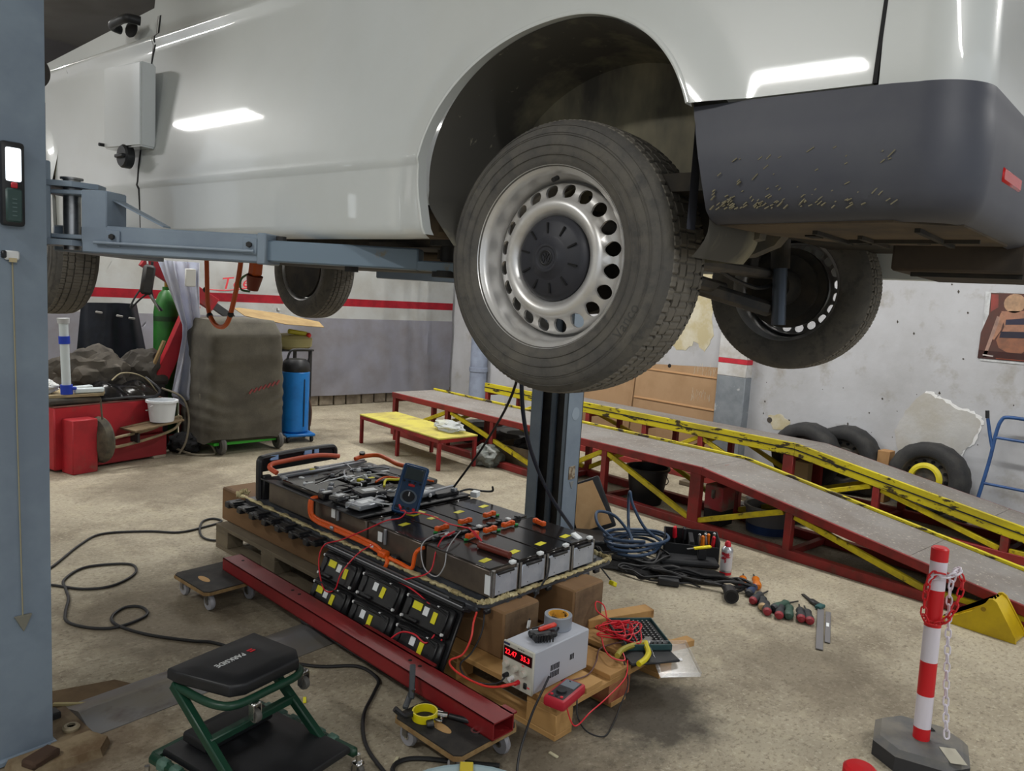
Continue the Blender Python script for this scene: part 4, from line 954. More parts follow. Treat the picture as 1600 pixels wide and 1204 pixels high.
def dolly(label, x, y, rz):
    t = kthing('dolly', label, 'dolly', (x, y, 0), rz, 'black topped dollies under the red tube')
    po_ = [(-.13, -.17), (.13, -.17), (.15, -.15), (.15, .15), (.13, .17), (-.13, .17), (-.15, .15), (-.15, -.15)]
    B().prism(po_, .09, .105).build('plywood', mat('plywood_edge', (150, 124, 84), .8, c2=(128, 100, 64), scale=14), t)
    B().prism([(a * .97, c_ * .975) for a, c_ in po_], .105, .110).build('rubber_top', mat('dolly_black', (34, 33, 32), .8, c2=(54, 50, 46), scale=9), t)
    hs = B().prism(oval(-.07, 0, .018, .05), .1095, .1112); hs.build('hand_slot', mat('slot_wood', (176, 140, 92), .8), t)
    for sx in (-1, 1):
        for sy in (-1, 1):
            cx, cy = sx * .105, sy * .125
            B().lathe([(.012, -.011), (.036, -.011), (.040, 0), (.036, .011), (.012, .011)], 20, o=(cx, cy, .040), axis='X', caps=False, closed=True).build('castor_wheel', mat('castor_grey', (150, 150, 156), .4), t)
            B().cyl((cx - .014, cy, .04), (cx + .014, cy, .04), .013, seg=12).build('castor_hub', M_chrome, t)
            f_ = B().box((cx, cy + .012, .083), (.045, .045, .010), bev=.002); f_.box((cx - .015, cy + .006, .06), (.003, .026, .05)); f_.box((cx + .015, cy + .006, .06), (.003, .026, .05)); f_.build('castor_fork', M_steel, t)
    return t
dolly('black topped dolly with tools on it under the near end of the red tube', -.300, -.015, R(0))
dolly('black topped dolly with pale wheels under the far end of the red tube', -.315, 1.735, R(2))
# things lying on the near dolly
oc = kthing('oil_filter_wrench', 'yellow ring wrench with a black handle standing on the near dolly', 'wrench', (-.375, .065, .111), R(35))
B().lathe([(.040, 0), (.045, .0), (.045, .028), (.040, .028)], 32, caps=False, closed=True).build('band', mat('band_yellow', (214, 200, 20), .4), oc)
B().tube([(-.02, .04, .02), (-.055, .06, .03), (-.07, .09, .06)], .010, 8).build('handle', M_black, oc)
B().box((-.045, -.03, .012), (.05, .026, .012), (0, 0, R(20)), bev=.003).build('slider', M_black, oc)
gr = kthing('clamp_tool', 'dark grey plastic clamp handle leaning on the red tube by the yellow ring', 'clamp', (-.345, .175, .111), R(20))
B().bar((0, 0, .012), (.035, .02, .125), .022, .014, bev=.004).build('upper_handle', mat('tool_grey', (62, 66, 70), .5), gr); B().bar((-.06, -.01, .010), (.03, .02, .014), .02, .016, bev=.004).build('lower_handle', mat('tool_grey', (62, 66, 70), .5), gr); B().cyl((.01, .0, .02), (.01, .0, .045), .008, seg=10).build('bolt', M_steel, gr)
rs_ = kthing('ratchet', 'chrome ratchet wrench with a black grip lying on the near dolly', 'ratchet', (-.33, -.03, .111), R(0))
B().tube([(-.045, .075, .012), (-.03, .03, .012), (-.015, .04, .012), (0, .06, .012)], .006, 8).build('bent_bar', M_chrome, rs_)
B().cyl((-.01, .065, .014), (.01, .035, .014), .012, seg=12).build('head', M_chrome, rs_); B().cyl((.012, .03, .014), (.055, -.07, .014), .009, .011, seg=12).build('grip', M_black, rs_)
rg = kthing('steel_ring', 'small bright steel ring lying on the near dolly', 'ring', (-.30, -.115, .111)); B().lathe([(.010, 0), (.018, 0), (.018, .005), (.010, .005)], 24, caps=False, closed=True).build('washer', M_chrome, rg)

# ---------------------------------------------------------------- leaning plate of six black battery modules
bp = kthing('module_plate', 'black plate of six battery modules with yellow labels leaning beside the pallet', 'battery modules', (-.165, .73, .004))
TILT = math.atan2(.15, .335)
bp.rotation_euler = (Matrix.Rotation(KY, 3, 'Z') @ Matrix.Rotation(TILT, 3, 'Y')).to_euler()
M_mod = mat('module_black', (18, 18, 20), .38, c2=(30, 30, 32), scale=10)
M_modh = mat('module_black_rib', (26, 26, 29), .3)
B().box((.0, 0, .185), (.016, .94, .365), bev=.004).build('carrier', M_mod, bp)
B().box((-.006, 0, .372), (.05, .98, .018), bev=.004).build('top_edge', M_modh, bp)
for s_ in (-.0, ): B().box((-.032, 0, .380), (.004, .96, .004)).build('bright_edge', mat('edge_grey', (150, 152, 156), .4), bp)
M_gsil = mat('clip_silver', (150, 152, 156), .3, .6)
M_bolt = mat('white_bolt', (206, 208, 208), .35)
random.seed(11)
for r_ in range(2):
    for c_ in range(3):
        y = -.31 + .31 * c_; z = .168 + .128 * r_
        md_ = B().box((-.022, y, z), (.030, .285, .120), bev=.010); md_.box((-.040, y, z + .043), (.010, .24, .016), bev=.003); md_.box((-.040, y - .11, z), (.010, .03, .09), bev=.003); md_.box((-.040, y + .11, z), (.008, .03, .07), bev=.003)
        mo = md_.build('module', M_mod, bp)
        dy = random.uniform(-.03, .03)
        B().box((-.0385, y + .02 + dy, z + .01), (.002, .030, .034)).build('white_label', M_label, mo)
        B().box((-.0388, y - .035 + dy, z + .0), (.002, .026, .045), (R(random.uniform(-8, 8)), 0, 0)).build('yellow_label', M_yellow, mo)
        if c_ == 2 or (r_ == 1 and c_ == 0): B().box((-.0388, y + .075 + dy, z + .016), (.002, .055, .03)).build('yellow_label', M_yellow, mo)
        for (a, q) in ((-.125, -.045), (.125, -.045), (-.06, .046), (.125, .040)): B().cyl((-.036, y + a, z + q), (-.046, y + a, z + q), .0065, seg=10).build('bolt', M_bolt, mo)
        B().tube([(-.044, y - .12, z + .03), (-.052, y - .06, z + .045), (-.048, y, z + .04), (-.052, y + .06, z + .05), (-.044, y + .12, z + .04)], .0035, 6).build('harness', M_black, mo)
        B().box((-.044, y + .05, z - .042), (.014, .05, .014), bev=.003).build('connector', M_modh, mo)
B().box((-.0095, -.30, .085), (.002, .045, .040)).build('white_label', M_label, bp)
for k in range(3): B().cyl((-.008, -.435, .03 + .022 * k), (-.018, -.435, .03 + .022 * k), .006, seg=10).build('bolt', M_bolt, bp)
B().tube([(-.012, -.46, .075), (-.014, -.43, .088), (-.012, -.38, .088)], .003, 6).build('wire_clip', M_gsil, bp)

# ---------------------------------------------------------------- the opened battery pack
bat = kthing('battery_pack', 'opened black electric car battery pack with orange plugs on its metal tray', 'battery pack', (0, 0, 0))
M_tray = mat('tray_metal', (86, 90, 96), .45, .4, c2=(64, 64, 68), scale=6)
M_seal = mat('dried_sealant', (200, 188, 146), .9, c2=(166, 150, 108), scale=18)
M_top = mat('module_top', (34, 32, 32), .14, spec=.6, c2=(42, 38, 37), scale=3)
M_side = mat('module_side', (104, 94, 84), .3, .35, c2=(84, 76, 70), scale=4)
M_alu = mat('module_end', (188, 194, 204), .4, .35, c2=(164, 172, 186), scale=6)
TX0, TX1, TY0, TY1 = .035, .93, .205, 2.16
def rrect(x0, x1, y0, y1, r, n=5):
    out = []
    for cx, cy, a0 in ((x1 - r, y1 - r, 0), (x0 + r, y1 - r, 90), (x0 + r, y0 + r, 180), (x1 - r, y0 + r, 270)):
        for i in range(n + 1): a = R(a0 + 90 * i / n); out.append((cx + r * math.cos(a), cy + r * math.sin(a)))
    return out
t_ = B().prism(rrect(TX0, TX1, TY0, TY1, .05), .345, .357); t_.prism(rrect(TX0 + .045, TX1 - .05, TY0 + .05, TY1 - .05, .04), .357, .372); t_.build('tray', M_tray, bat)
# flange pieces and dark strap blocks along the long side
for k in range(7):
    y = 2.16 - .135 * k
    q = B().box((TX0 - .025 + .008 * (k % 2), y, .330), (.085, .10, .026), bev=.005); q.box((TX0 - .055, y + .035, .322), (.04, .045, .036), bev=.005); q.box((TX0 - .035, y - .035, .345), (.07, .016, .016)); q.box((TX0 - .06, y - .02, .338), (.03, .06, .012), bev=.003); q.build('side_bracket', M_black, bat)
B().bar((TX0 - .01, 2.20, .335), (TX0 - .012, .30, .335), .03, .02, bev=.004).build('side_rail', M_black, bat)
rl = B().bar((TX0 - .026, 1.2, .349), (TX0 - .026, .38, .349), .006, .006); rl.build('bright_rail', mat('rail_bright', (150, 154, 160), .3, .6), bat)
B().bar((TX0 + .02, .245, .335), (TX0 - .03, .60, .325), .035, .03, bev=.006).build('hose_stub', M_tray, bat)
# sealant bead: lumpy ribbon round the flange
random.seed(4)
def bead(pts, name, r0=.013):
    P_ = spline(pts, 26); P_ = [q + Vector((random.uniform(-.004, .004), random.uniform(-.003, .003), random.uniform(-.001, .003))) for q in P_]
    rad = [r0 * random.uniform(.45, 1.5) for _ in P_]
    return B().tube(P_, rad, 7, raw=True, flat=.55).build(name, M_seal, bat)
bead([(TX0 + .010, 2.20, .366), (TX0 + .012, 1.7, .362), (TX0 + .008, 1.2, .362), (TX0 + .012, .8, .362), (TX0 + .01, .4, .362)], 'sealant_bead')
bead([(TX0 + .01, .4, .362), (TX0 + .012, .26, .362), (TX0 + .05, .222, .362), (.2, .218, .362)], 'sealant_bead')
bead([(.2, .218, .362), (.45, .216, .362), (.7, .217, .362), (.88, .222, .364), (.918, .26, .362), (.918, .6, .362), (.915, 1.2, .362)], 'sealant_bead')
bead([(TX0 - .01, 2.19, .372), (TX0 + .03, 2.21, .38), (TX0 + .06, 2.20, .37)], 'sealant_lump', .016)
random.seed(31)
for k in range(9):
    x = .08 + .09 * k + random.uniform(-.02, .02)
    B().box((x, TY0 + .002, .338 + random.uniform(-.004, .004)), (random.uniform(.02, .05), .02, .02), bev=.004).build('flange_clip', M_tray if k % 2 else M_black, bat)
# modules: four across, five deep
mod0 = None
MX = [.085 + .176 * i for i in range(4)]
rows = [(.225, .625), (.645, 1.045), (1.055, 1.50), (1.51, 1.96)]
for ri, (ya, yb) in enumerate(rows):
    for ci, x in enumerate(MX):
        m_ = empty('module', bat, (x, ya, .374)); ln = yb - ya
        B().box((.085, ln / 2, .058), (.168, ln - .006, .116), bev=.005).build('case', M_side if ci == 0 else M_top, m_)
        B().box((.085, ln / 2, .119), (.166, ln - .012, .007), bev=.002).build('lid', M_top, m_)
        if ri == 0:
            B().box((.085, -.002, .052), (.148, .010, .094), bev=.003).build('end_plate', M_alu, m_)
            for sx in (.008, .162): B().cyl((sx, .002, .0), (sx, .002, .112), .0075, seg=10).build('end_rod', M_steel, m_)
            B().box((.085, -.007, .098), (.10, .012, .012), bev=.003).build('end_clip', M_black, m_)
            B().box((.135, .004, .124), (.03, .022, .014), bev=.003).build('white_plug', M_label, m_)
            for (a, q) in ((.05, .085), (.115, .085), (.05, .02)): B().cyl((a, -.008, q), (a, -.0065, q), .0025, seg=8).build('rivet', M_black, m_)
        if ri < 2:
            B().box((.06 if ri == 0 else .10, .09 if ri == 0 else .25, .1232), (.055, .03, .0012), (0, 0, R(8))).build('yellow_label', M_yellow, m_)
B().box((.0825, .235, .43), (.002, .03, .08)).build('white_label', M_label, bat)
B().cyl((.10, .22, .38), (.10, .22, .49), .009, seg=10).build('corner_rod', M_steel, bat)
B().box((.345, 1.0, .498), (.10, .05, .0014), (0, 0, R(10))).build('yellow_label', M_yellow, bat)
B().box((.70, .27, .503), (.035, .05, .014), (R(20), 0, 0), bev=.004).build('end_tag', M_label, bat)
# connector row between the module rows
B().box((.42, .635, .502), (.58, .022, .012), bev=.003).build('busbar_cover', M_black, bat)
for k in range(9):
    B().box((.16 + .066 * k, .635, .509), (.024, .026, .012), bev=.003).build('row_plug', M_label if k % 3 == 1 else M_black, bat)
M_green = mat('green_clip', (40, 150, 70), .45)
op0 = None
for k, (x, y, rz) in enumerate(((.26, .715, 4), (.42, .728, 0), (.595, .738, 5), (.30, .555, 8), (.425, .565, 4), (.555, .572, 2), (.70, .50, 80))):
    if op0 is None:
        b = B(); b.box((0, 0, .012), (.066, .018, .016), bev=.004); b.box((-.028, 0, .016), (.024, .026, .022), bev=.004); b.box((.028, 0, .016), (.024, .026, .022), bev=.004); b.box((0, .0, .022), (.03, .012, .008), bev=.002)
        op0 = b.build('orange_connector', M_orange, bat); o_ = op0
    else: o_ = share(op0, 'orange_connector', bat)
    o_.location = (x, y, .4975); o_.rotation_euler = (0, 0, R(rz))
    if k < 6: B().box((x + (.05 if k in (2, 4, 5) else -.045), y - .008, .502), (.022, .014, .010), bev=.003).build('green_clip', M_green, bat)
B().cyl((.232, .44, .512), (.24, .265, .512), .015, seg=14).build('brown_tube', mat('brown_tube', (104, 44, 34), .4), bat)
# upper electronics deck over the far half
dk = B().box((.42, 1.53, .505), (.74, .92, .008), bev=.003); dk.build('upper_deck', M_black, bat)
for k, (x, y, sx, sy, sz, m_) in enumerate(((.20, 1.64, .24, .34, .026, M_top), (.47, 1.66, .22, .30, .022, M_top), (.20, 1.26, .20, .22, .020, M_top), (.68, 1.62, .16, .36, .030, M_black), (.44, 1.30, .20, .20, .026, M_modh), (.66, 1.22, .16, .22, .022, M_black), (.14, 1.44, .12, .06, .034, M_modh))):
    c_ = B().box((x, y, .509 + sz / 2), (sx, sy, sz), bev=.005); c_.build('control_box', m_, bat)
    B().box((x - sx * .15, y + sy * .1, .5095 + sz), (.05, .022, .0012)).build('white_label', M_label, bat)
    if k in (1, 2, 3): B().box((x + sx * .2, y - sy * .22, .5095 + sz), (.035, .03, .0012)).build('yellow_label', M_yellow, bat)
M_gsilver = mat('silver_bracket', (150, 154, 160), .35, .5)
M_gloss = mat('gloss_grey', (74, 74, 77), .12, spec=.7)
for k, (x, y, sx, sy, z, rz) in enumerate(((.165, 1.175, .17, .11, .535, 6), (.30, 1.33, .15, .12, .540, -8), (.12, 1.33, .09, .07, .540, 12), (.52, 1.16, .13, .07, .535, 4), (.70, 1.38, .10, .16, .540, 0), (.36, 1.12, .12, .05, .53, 15))):
    B().box((x, y, z), (sx, sy, .024), (0, 0, R(rz)), bev=.005).build('relay_box', M_gsilver if k in (0, 3) else M_gloss, bat)
    B().box((x, y, z + .0125), (sx * .5, sy * .4, .001), (0, 0, R(rz))).build('white_label', M_label, bat)
for (p_, q_) in (((.12, 1.92, .53), (.75, 1.99, .53)), ((.10, 1.86, .535), (.72, 1.93, .535)), ((.46, 1.16, .53), (.78, 1.20, .53))): B().bar(p_, q_, .022, .012, bev=.003).build('silver_bar', M_gsilver, bat)
random.seed(19)
for k in range(34):      # small plugs and clips
    x, y = random.uniform(.06, .78), random.uniform(1.10, 1.95); z = .525 + random.uniform(0, .02)
    B().box((x, y, z), (random.uniform(.015, .035), random.uniform(.012, .03), .018), (0, 0, random.uniform(0, 3)), bev=.003).build('plug', random.choice((M_black, M_black, M_label, M_gsilver, M_yellow, M_gsilver)), bat)
for k in range(20):      # loom of thin wires
    x, y = random.uniform(.10, .7), random.uniform(1.10, 1.85); a = random.uniform(0, 6.3); pts = []
    for j in range(5):
        pts.append((x + .06 * j * math.cos(a) + random.uniform(-.02, .02), y + .06 * j * math.sin(a) + random.uniform(-.02, .02), .53 + random.uniform(.0, .02)))
    B().tube([(min(.8, max(.05, p_[0])), min(1.97, max(1.08, p_[1])), p_[2]) for p_ in pts], random.choice((.0035, .003, .005)), 6, n=5).build('wire', random.choice((M_black, M_black, M_gsilver, M_black, M_label, M_gsilver)), bat)
for (p_) in (((.46, 1.28, .545), (.52, 1.34, .56), (.60, 1.33, .55), (.62, 1.26, .545)), ((.42, 1.36, .545), (.48, 1.42, .56), (.56, 1.42, .55), (.66, 1.46, .55))): B().tube(p_, .007, 8).build('yellow_sleeve', M_yellow, bat)
B().tube([(.44, 1.46, .545), (.52, 1.47, .56), (.60, 1.40, .55), (.66, 1.36, .55), (.70, 1.28, .55)], .006, 8).build('orange_wire', M_orange, bat)
# end frame with the two cable loops
fr = B()
fr.tube([(.085, 2.06, .372), (.083, 2.06, .56), (.09, 2.062, .592), (.12, 2.065, .604), (.35, 2.085, .612), (.56, 2.10, .612), (.60, 2.10, .60), (.606, 2.10, .57), (.606, 2.10, .53)], .022, 8, n=5, flat=.8); fr.build('end_frame', M_black, bat)
B().bar((.10, 2.064, .566), (.60, 2.10, .574), .012, .085).build('end_frame_web', M_black, bat)
B().box((.115, 2.035, .44), (.05, .03, .14), bev=.006).build('end_foot', M_black, bat)
for x in (.17, .40, .46): B().box((x, 2.062 + (x - .1) * .07 - .012, .600), (.05 if x != .46 else .03, .012, .028)).build('blue_label', mat('label_blue', (150, 186, 230), .5), bat)
B().tube([(.13, 1.95, .535), (.115, 2.0, .555), (.14, 2.025, .57), (.22, 2.035, .575), (.40, 2.05, .58), (.50, 2.055, .575), (.60, 2.04, .56)], .014, 10).build('orange_cable', mat('orange_faded', (206, 92, 60), .5), bat)
B().tube([(.66, 1.96, .55), (.72, 1.96, .56), (.80, 1.92, .565), (.80, 1.82, .56), (.78, 1.70, .555), (.78, 1.58, .56), (.77, 1.48, .555)], .013, 10).build('orange_cable', M_orange, bat)
B().tube([(.72, 1.97, .56), (.715, 1.965, .585)], .018, 8).build('cable_gland', M_black, bat)
# orange cables down the long side
for dx, dz in ((0, 0), (.012, .012), (.02, -.008)):
    B().tube([(.085 + dx, 1.47, .515), (.058, 1.475 + dx, .50), (.052, 1.465 + dx, .43 + dz), (.056, 1.42, .405 + dz), (.055, 1.30, .405 + dz), (.052, 1.08 - dx * 2, .405 + dz), (.048, .92, .40 + dz), (.045, .86, .385 + dz * .3)], .0085, 8, n=8).build('orange_cable', M_orange, bat)
B().tube([(.045, .86, .385), (.04, .83, .375), (.03, .82, .36), (.028, .83, .34)], .010, 8).build('orange_cable', M_orange, bat)
B().tube([(.045, .82, .385), (.048, .74, .38), (.05, .69, .375), (.055, .67, .385), (.062, .665, .44), (.072, .655, .462), (.10, .65, .47)], .0095, 8, n=8).build('orange_cable', M_orange, bat)
for (y, m_) in ((1.28, M_gsilver), (.95, M_label)): B().cyl((.052, y + .012, .405), (.052, y - .012, .405), .0125, seg=10).build('cable_band', m_, bat)
B().box((.045, .865, .392), (.04, .05, .03), bev=.006).build('cable_clamp', M_orange, bat)
B().box((.06, .80, .385), (.03, .04, .03), bev=.004).build('cable_socket', M_black, bat)
for k, (y, z) in enumerate(((.90, .45), (1.28, .47))):
    B().cyl((.078, y, z - .03), (.078, y, z + .04), .008, seg=8).build('side_bolt', M_gsilver, bat); B().box((.072, y + .03, z), (.004, .03, .045)).build('white_tag', M_label, bat)
B().tube([(.75, 1.12, .52), (.80, 1.10, .53), (.86, 1.06, .52), (.88, 1.00, .53), (.86, .98, .56)], .006, 8).build('sensor_lead', M_black, bat)
B().box((.80, 1.05, .515), (.05, .04, .03), (0, 0, .4), bev=.003).build('white_tag', M_label, bat)
B().tube([(.90, .50, .37), (.965, .46, .39), (.97, .44, .40), (.968, .38, .39), (.97, .33, .30), (.99, .25, .22)], .004, 6).build('loose_lead', M_black, bat)
B().box((.985, .24, .214), (.035, .03, .022), (0, R(30), 0), bev=.003).build('yellow_plug', M_yellow, bat)
B().box((.962, .40, .352), (.02, .03, .026), bev=.003).build('white_plug', M_label, bat)
B().tube([(.44, .212, .47), (.42, .195, .44), (.40, .19, .40), (.30, .17, .33), (.22, .12, .26), (.17, .07, .22), (.15, .05, .19)], .004, 6).build('loose_lead', M_black, bat)
B().box((.215, .115, .268), (.03, .004, .03), (0, R(20), R(20))).build('white_tag', M_label, bat)
B().cyl((.152, .052, .185), (.147, .045, .155), .010, .006, seg=10).build('lead_plug', M_black, bat)
# ---------------------------------------------------------------- instruments and tools on the pallet
ps = kthing('power_supply', 'grey laboratory power supply with red lit digits standing on the new pallet', 'power supply', (-.025, -.13, .145), R(0))
M_psu = mat('psu_grey', (176, 180, 190), .45)
M_psuf = mat('psu_front', (192, 190, 178), .5)
B().box((.165, .078, .0825), (.325, .15, .163), bev=.004).build('case', M_psu, ps)
# the lit front looks along -x
B().box((-.002, .078, .0825), (.010, .154, .167), bev=.003).build('front_frame', M_psuf, ps)
B().box((-.008, .078, .128), (.003, .140, .040)).build('display', mat('display_dark', (40, 6, 10), .3), ps)
M_led = mat('led_red', (255, 30, 40), .4, emit=(255, 24, 34), estr=3.0)
for tx, yy in (('22.47', .112), ('35.3', .040)):
    text('digits', tx, .028, M_led, ps, (-.0098, yy, .128), (R(90), 0, R(-90)), ext=.0003, sx=.95)
B().box((-.0085, .135, .158), (.001, .03, .008)).build('badge', mat('badge_blue', (50, 60, 90), .5), ps)
for k in range(3): B().box((-.0085, .075 - .012 * k, .158), (.001, .008, .002)).build('front_print', M_black, ps)
for (y, z) in ((.128, .082), (.083, .078), (.040, .075)):
    kn = B().lathe([(.0, -.018), (.011, -.018), (.013, -.008), (.013, .0)], 18, axis='X', caps=False); kn.build('knob', M_psuf, ps, loc=(-.007, y, z))
for (y, z, m_) in ((.125, .040, M_black), (.098, .036, M_white), (.068, .030, M_copper_red)):
    B().cyl((-.007, y, z), (-.028, y, z), .009, .008, seg=14).build('terminal', m_, ps)
B().box((-.010, .033, .030), (.008, .014, .022), bev=.002).build('switch', M_black, ps)
for (y, z) in ((.05, .10), (.018, .026)): B().box((-.0078, y, z), (.001, .012, .006)).build('red_mark', mat('mark_red', (226, 90, 96), .5), ps)
for k in range(6):
    for j in range(2): B().box((.10 + .009 * k, .0025, .075 - .028 * j), (.0045, .002, .022)).build('vent_slot', M_slot, ps)
for k in range(3): B().box((.215 + .009 * k, .0025, .082), (.0045, .002, .022)).build('vent_slot', M_slot, ps)

tp = kthing('tape_roll', 'roll of silver duct tape standing on the power supply', 'tape', (.215, -.035, .310))
B().lathe([(.040, 0), (.055, 0), (.055, .052), (.040, .052)], 40, caps=False, closed=True).build('roll', mat('duct_tape', (146, 152, 162), .35, .3), tp)
B().lathe([(.037, .001), (.0405, .001), (.0405, .0535), (.037, .0535)], 40, caps=False, closed=True).build('core', mat('core_orange', (214, 158, 56), .7, c2=(40, 34, 28), scale=26, lo=.5, hi=.56), tp)
cm = kthing('spring_clamp', 'black cable clamp with a bright red handle lying on the power supply', 'clamp', (.10, -.055, .310), R(-35))
B().box((0, 0, .012), (.11, .035, .022), bev=.006).build('body', M_black, cm); B().box((.02, .01, .034), (.075, .022, .014), (0, R(-12), R(10)), bev=.005).build('red_handle', mat('handle_red', (206, 48, 30), .4), cm); B().box((-.01, -.035, .018), (.08, .03, .032), (0, 0, R(15)), bev=.007).build('grip', M_black, cm)
for k in range(7): B().box((-.04 + .011 * k, -.056, .018), (.004, .004, .028), (0, 0, R(15))).build('grip_rib', M_modh, cm)
B().tube([(.05, .0, .014), (.07, .03, .02), (.04, .055, .02), (-.03, .05, .01)], .004, 6).build('lead', M_black, cm)

rm = kthing('multimeter', 'red pocket multimeter lying on the edge of the new pallet', 'multimeter', (.045, -.222, .146), R(-80)); rm.scale = (1.12, 1.15, 1.1)
M_mred = mat('meter_red', (176, 36, 52), .45)
B().box((0, 0, .018), (.078, .15, .036), bev=.010, seg=2).build('holster', M_mred, rm)
B().box((0, 0, .034), (.060, .128, .008), bev=.003).build('face', mat('meter_face', (50, 48, 52), .4), rm)
B().box((0, .035, .0385), (.05, .045, .002)).build('screen', mat('lcd_grey', (120, 128, 136), .2), rm)
B().cyl((0, -.022, .037), (0, -.022, .046), .017, seg=20).build('dial', M_black, rm)
for x in (-.018, 0, .018): B().cyl((x, -.054, .037), (x, -.054, .041), .005, seg=10).build('jack', M_copper_red if x else M_black, rm)

bm_ = kthing('multimeter', 'large blue and black multimeter propped upright on the battery pack', 'multimeter', (.28, 1.02, .4975), 0)
bm_.rotation_euler = (Matrix.Rotation(KY + R(-38), 3, 'Z') @ Matrix.Rotation(R(-26), 3, 'X') @ Matrix.Rotation(R(14), 3, 'Y')).to_euler(); bm_.scale = (1.36, 1.1, 1.14)
M_mblue = mat('meter_blue', (40, 82, 128), .45)
B().box((0, .018, .115), (.098, .042, .225), bev=.014, seg=2).build('holster', M_mblue, bm_)
B().box((0, -.003, .115), (.080, .008, .205), bev=.004).build('face', mat('meter_dark', (46, 70, 100), .4), bm_)
B().box((0, -.008, .180), (.066, .003, .052), bev=.002).build('screen', mat('lcd_dark', (74, 82, 84), .15), bm_)
B().cyl((0, -.006, .078), (0, -.012, .078), .031, seg=28).build('dial_ring', mat('dial_grey', (110, 122, 134), .4), bm_)
B().cyl((0, -.010, .078), (0, -.022, .078), .023, seg=24).build('dial', M_black, bm_)
B().box((0, -.024, .088), (.004, .002, .018)).build('dial_mark', M_white, bm_)
B().box((.0, -.009, .130), (.024, .005, .012), bev=.003).build('red_button', mat('button_red2', (200, 50, 50), .4), bm_)
for k in range(4): B().cyl((-.030 + .02 * k, -.007, .143), (-.030 + .02 * k, -.012, .143), .0045, seg=10).build('key', M_black, bm_)
for x in (-.03, -.01, .01, .03): B().cyl((x, -.006, .028), (x, -.014, .028), .006, seg=10).build('jack', M_black if x != .03 else M_copper_red, bm_)
B().bar((0, .04, .11), (0, .085, .015), .07, .006, up=(0, 1, 0)).build('stand', M_black, bm_)

def cable(name, label, cat, pts, r, m, seg=8, n=7, group=None, plugs=()):
    o = thing(name, label, cat, (0, 0, 0), 0, group)
    B().tube(pts, r, seg, n=n).build('sheath', m, o)
    for (a, c_, rr, mm) in plugs: B().cyl(a, c_, rr, rr * .8, seg=10).build('plug', mm, o)
    return o
K = lambda x, y, z: tuple(fromk(x, y, z))
cable('test_lead', 'red test lead from the blue multimeter across the black modules', 'test lead', [K(.20, .945, .55), K(.20, .91, .55), K(.16, .90, .53), K(.10, .93, .52), K(.04, 1.02, .46), K(-.01, 1.12, .40), K(-.05, 1.20, .36), K(-.09, 1.18, .29), K(-.125, 1.08, .20), K(-.12, 1.0, .22), K(-.10, .98, .30), K(-.03, .96, .38), K(.03, .93, .42)], .0032, M_copper_red, plugs=[(K(.20, .945, .56), K(.21, .97, .57), .006, M_copper_red)])
cable('test_lead', 'red test lead from the blue multimeter to a probe by the orange plugs', 'test lead', [K(.215, .94, .55), K(.21, .90, .545), K(.22, .85, .56), K(.26, .78, .55), K(.29, .70, .53), K(.31, .62, .53), K(.29, .56, .54), K(.27, .49, .52)], .0035, M_copper_red, plugs=[(K(.28, .53, .54), K(.262, .45, .515), .006, M_copper_red), (K(.262, .45, .515), K(.252, .42, .51), .008, M_black)])
cable('clip_lead', 'red lead hanging over the tray side and down to the leaning modules', 'lead', [K(.19, .60, .52), K(.14, .58, .52), K(.09, .56, .48), K(.05, .55, .40), K(.0, .62, .36), K(-.03, .66, .345), K(-.04, .58, .345), K(-.05, .50, .34), K(-.07, .40, .33)], .0032, M_copper_red, plugs=[(K(.20, .605, .52), K(.25, .62, .52), .006, M_copper_red)])
cable('clip_lead', 'thin silver grey lead looping down the near corner of the modules', 'lead', [K(.27, .60, .525), K(.20, .56, .52), K(.10, .50, .50), K(.068, .48, .44), K(.06, .52, .385), K(.062, .60, .40), K(.075, .64, .48), K(.12, .63, .52), K(.22, .625, .525)], .0028, mat('lead_silver', (170, 170, 172), .4))
cable('module_lead', 'red lead looped over the lower leaning modules', 'lead', [K(-.04, .36, .33), K(-.075, .34, .26), K(-.12, .36, .20), K(-.135, .42, .22), K(-.145, .50, .20), K(-.175, .55, .13), K(-.185, .50, .07), K(-.18, .42, .06), K(-.15, .34, .11), K(-.10, .31, .20), K(-.05, .29, .31)], .0035, M_copper_red)
cable('supply_lead', 'red lead hanging from the tray corner to the power supply terminal', 'lead', [K(.03, .235, .33), K(.0, .22, .30), K(-.03, .20, .25), K(-.06, .21, .19), K(-.10, .24, .165), K(-.13, .18, .16), K(-.13, .08, .155), K(-.11, .0, .158), K(-.06, -.06, .175)], .0042, mat('lead_orange_red', (214, 60, 52), .4), plugs=[(K(-.09, -.03, .165), K(-.047, -.066, .178), .0065, mat('lead_orange_red', (214, 60, 52), .4))])
cable('supply_lead', 'black lead running from the tray corner down to the power supply', 'lead', [K(.06, .22, .33), K(.03, .20, .26), K(-.02, .20, .19), K(-.08, .20, .16), K(-.12, .13, .152), K(-.11, .05, .152), K(-.08, .0, .162), K(-.05, -.01, .18)], .0035, M_black)
cable('mains_lead', 'black cord running from behind the power supply over the red tube to the floor', 'lead', [K(.05, -.14, .20), K(-.02, -.165, .17), K(-.09, -.19, .14), K(-.16, -.22, .10), K(-.21, -.24, .05), K(-.24, -.26, .006)], .0045, M_black)
cable('meter_lead', 'black meter lead hanging from the pallet edge to the floor', 'lead', [K(.10, -.20, .19), K(.08, -.25, .16), K(.06, -.275, .10), K(.09, -.30, .04), K(.16, -.33, .006), K(.26, -.30, .006), K(.36, -.26, .02), K(.42, -.25, .09), K(.45, -.20, .16)], .0030, M_black)
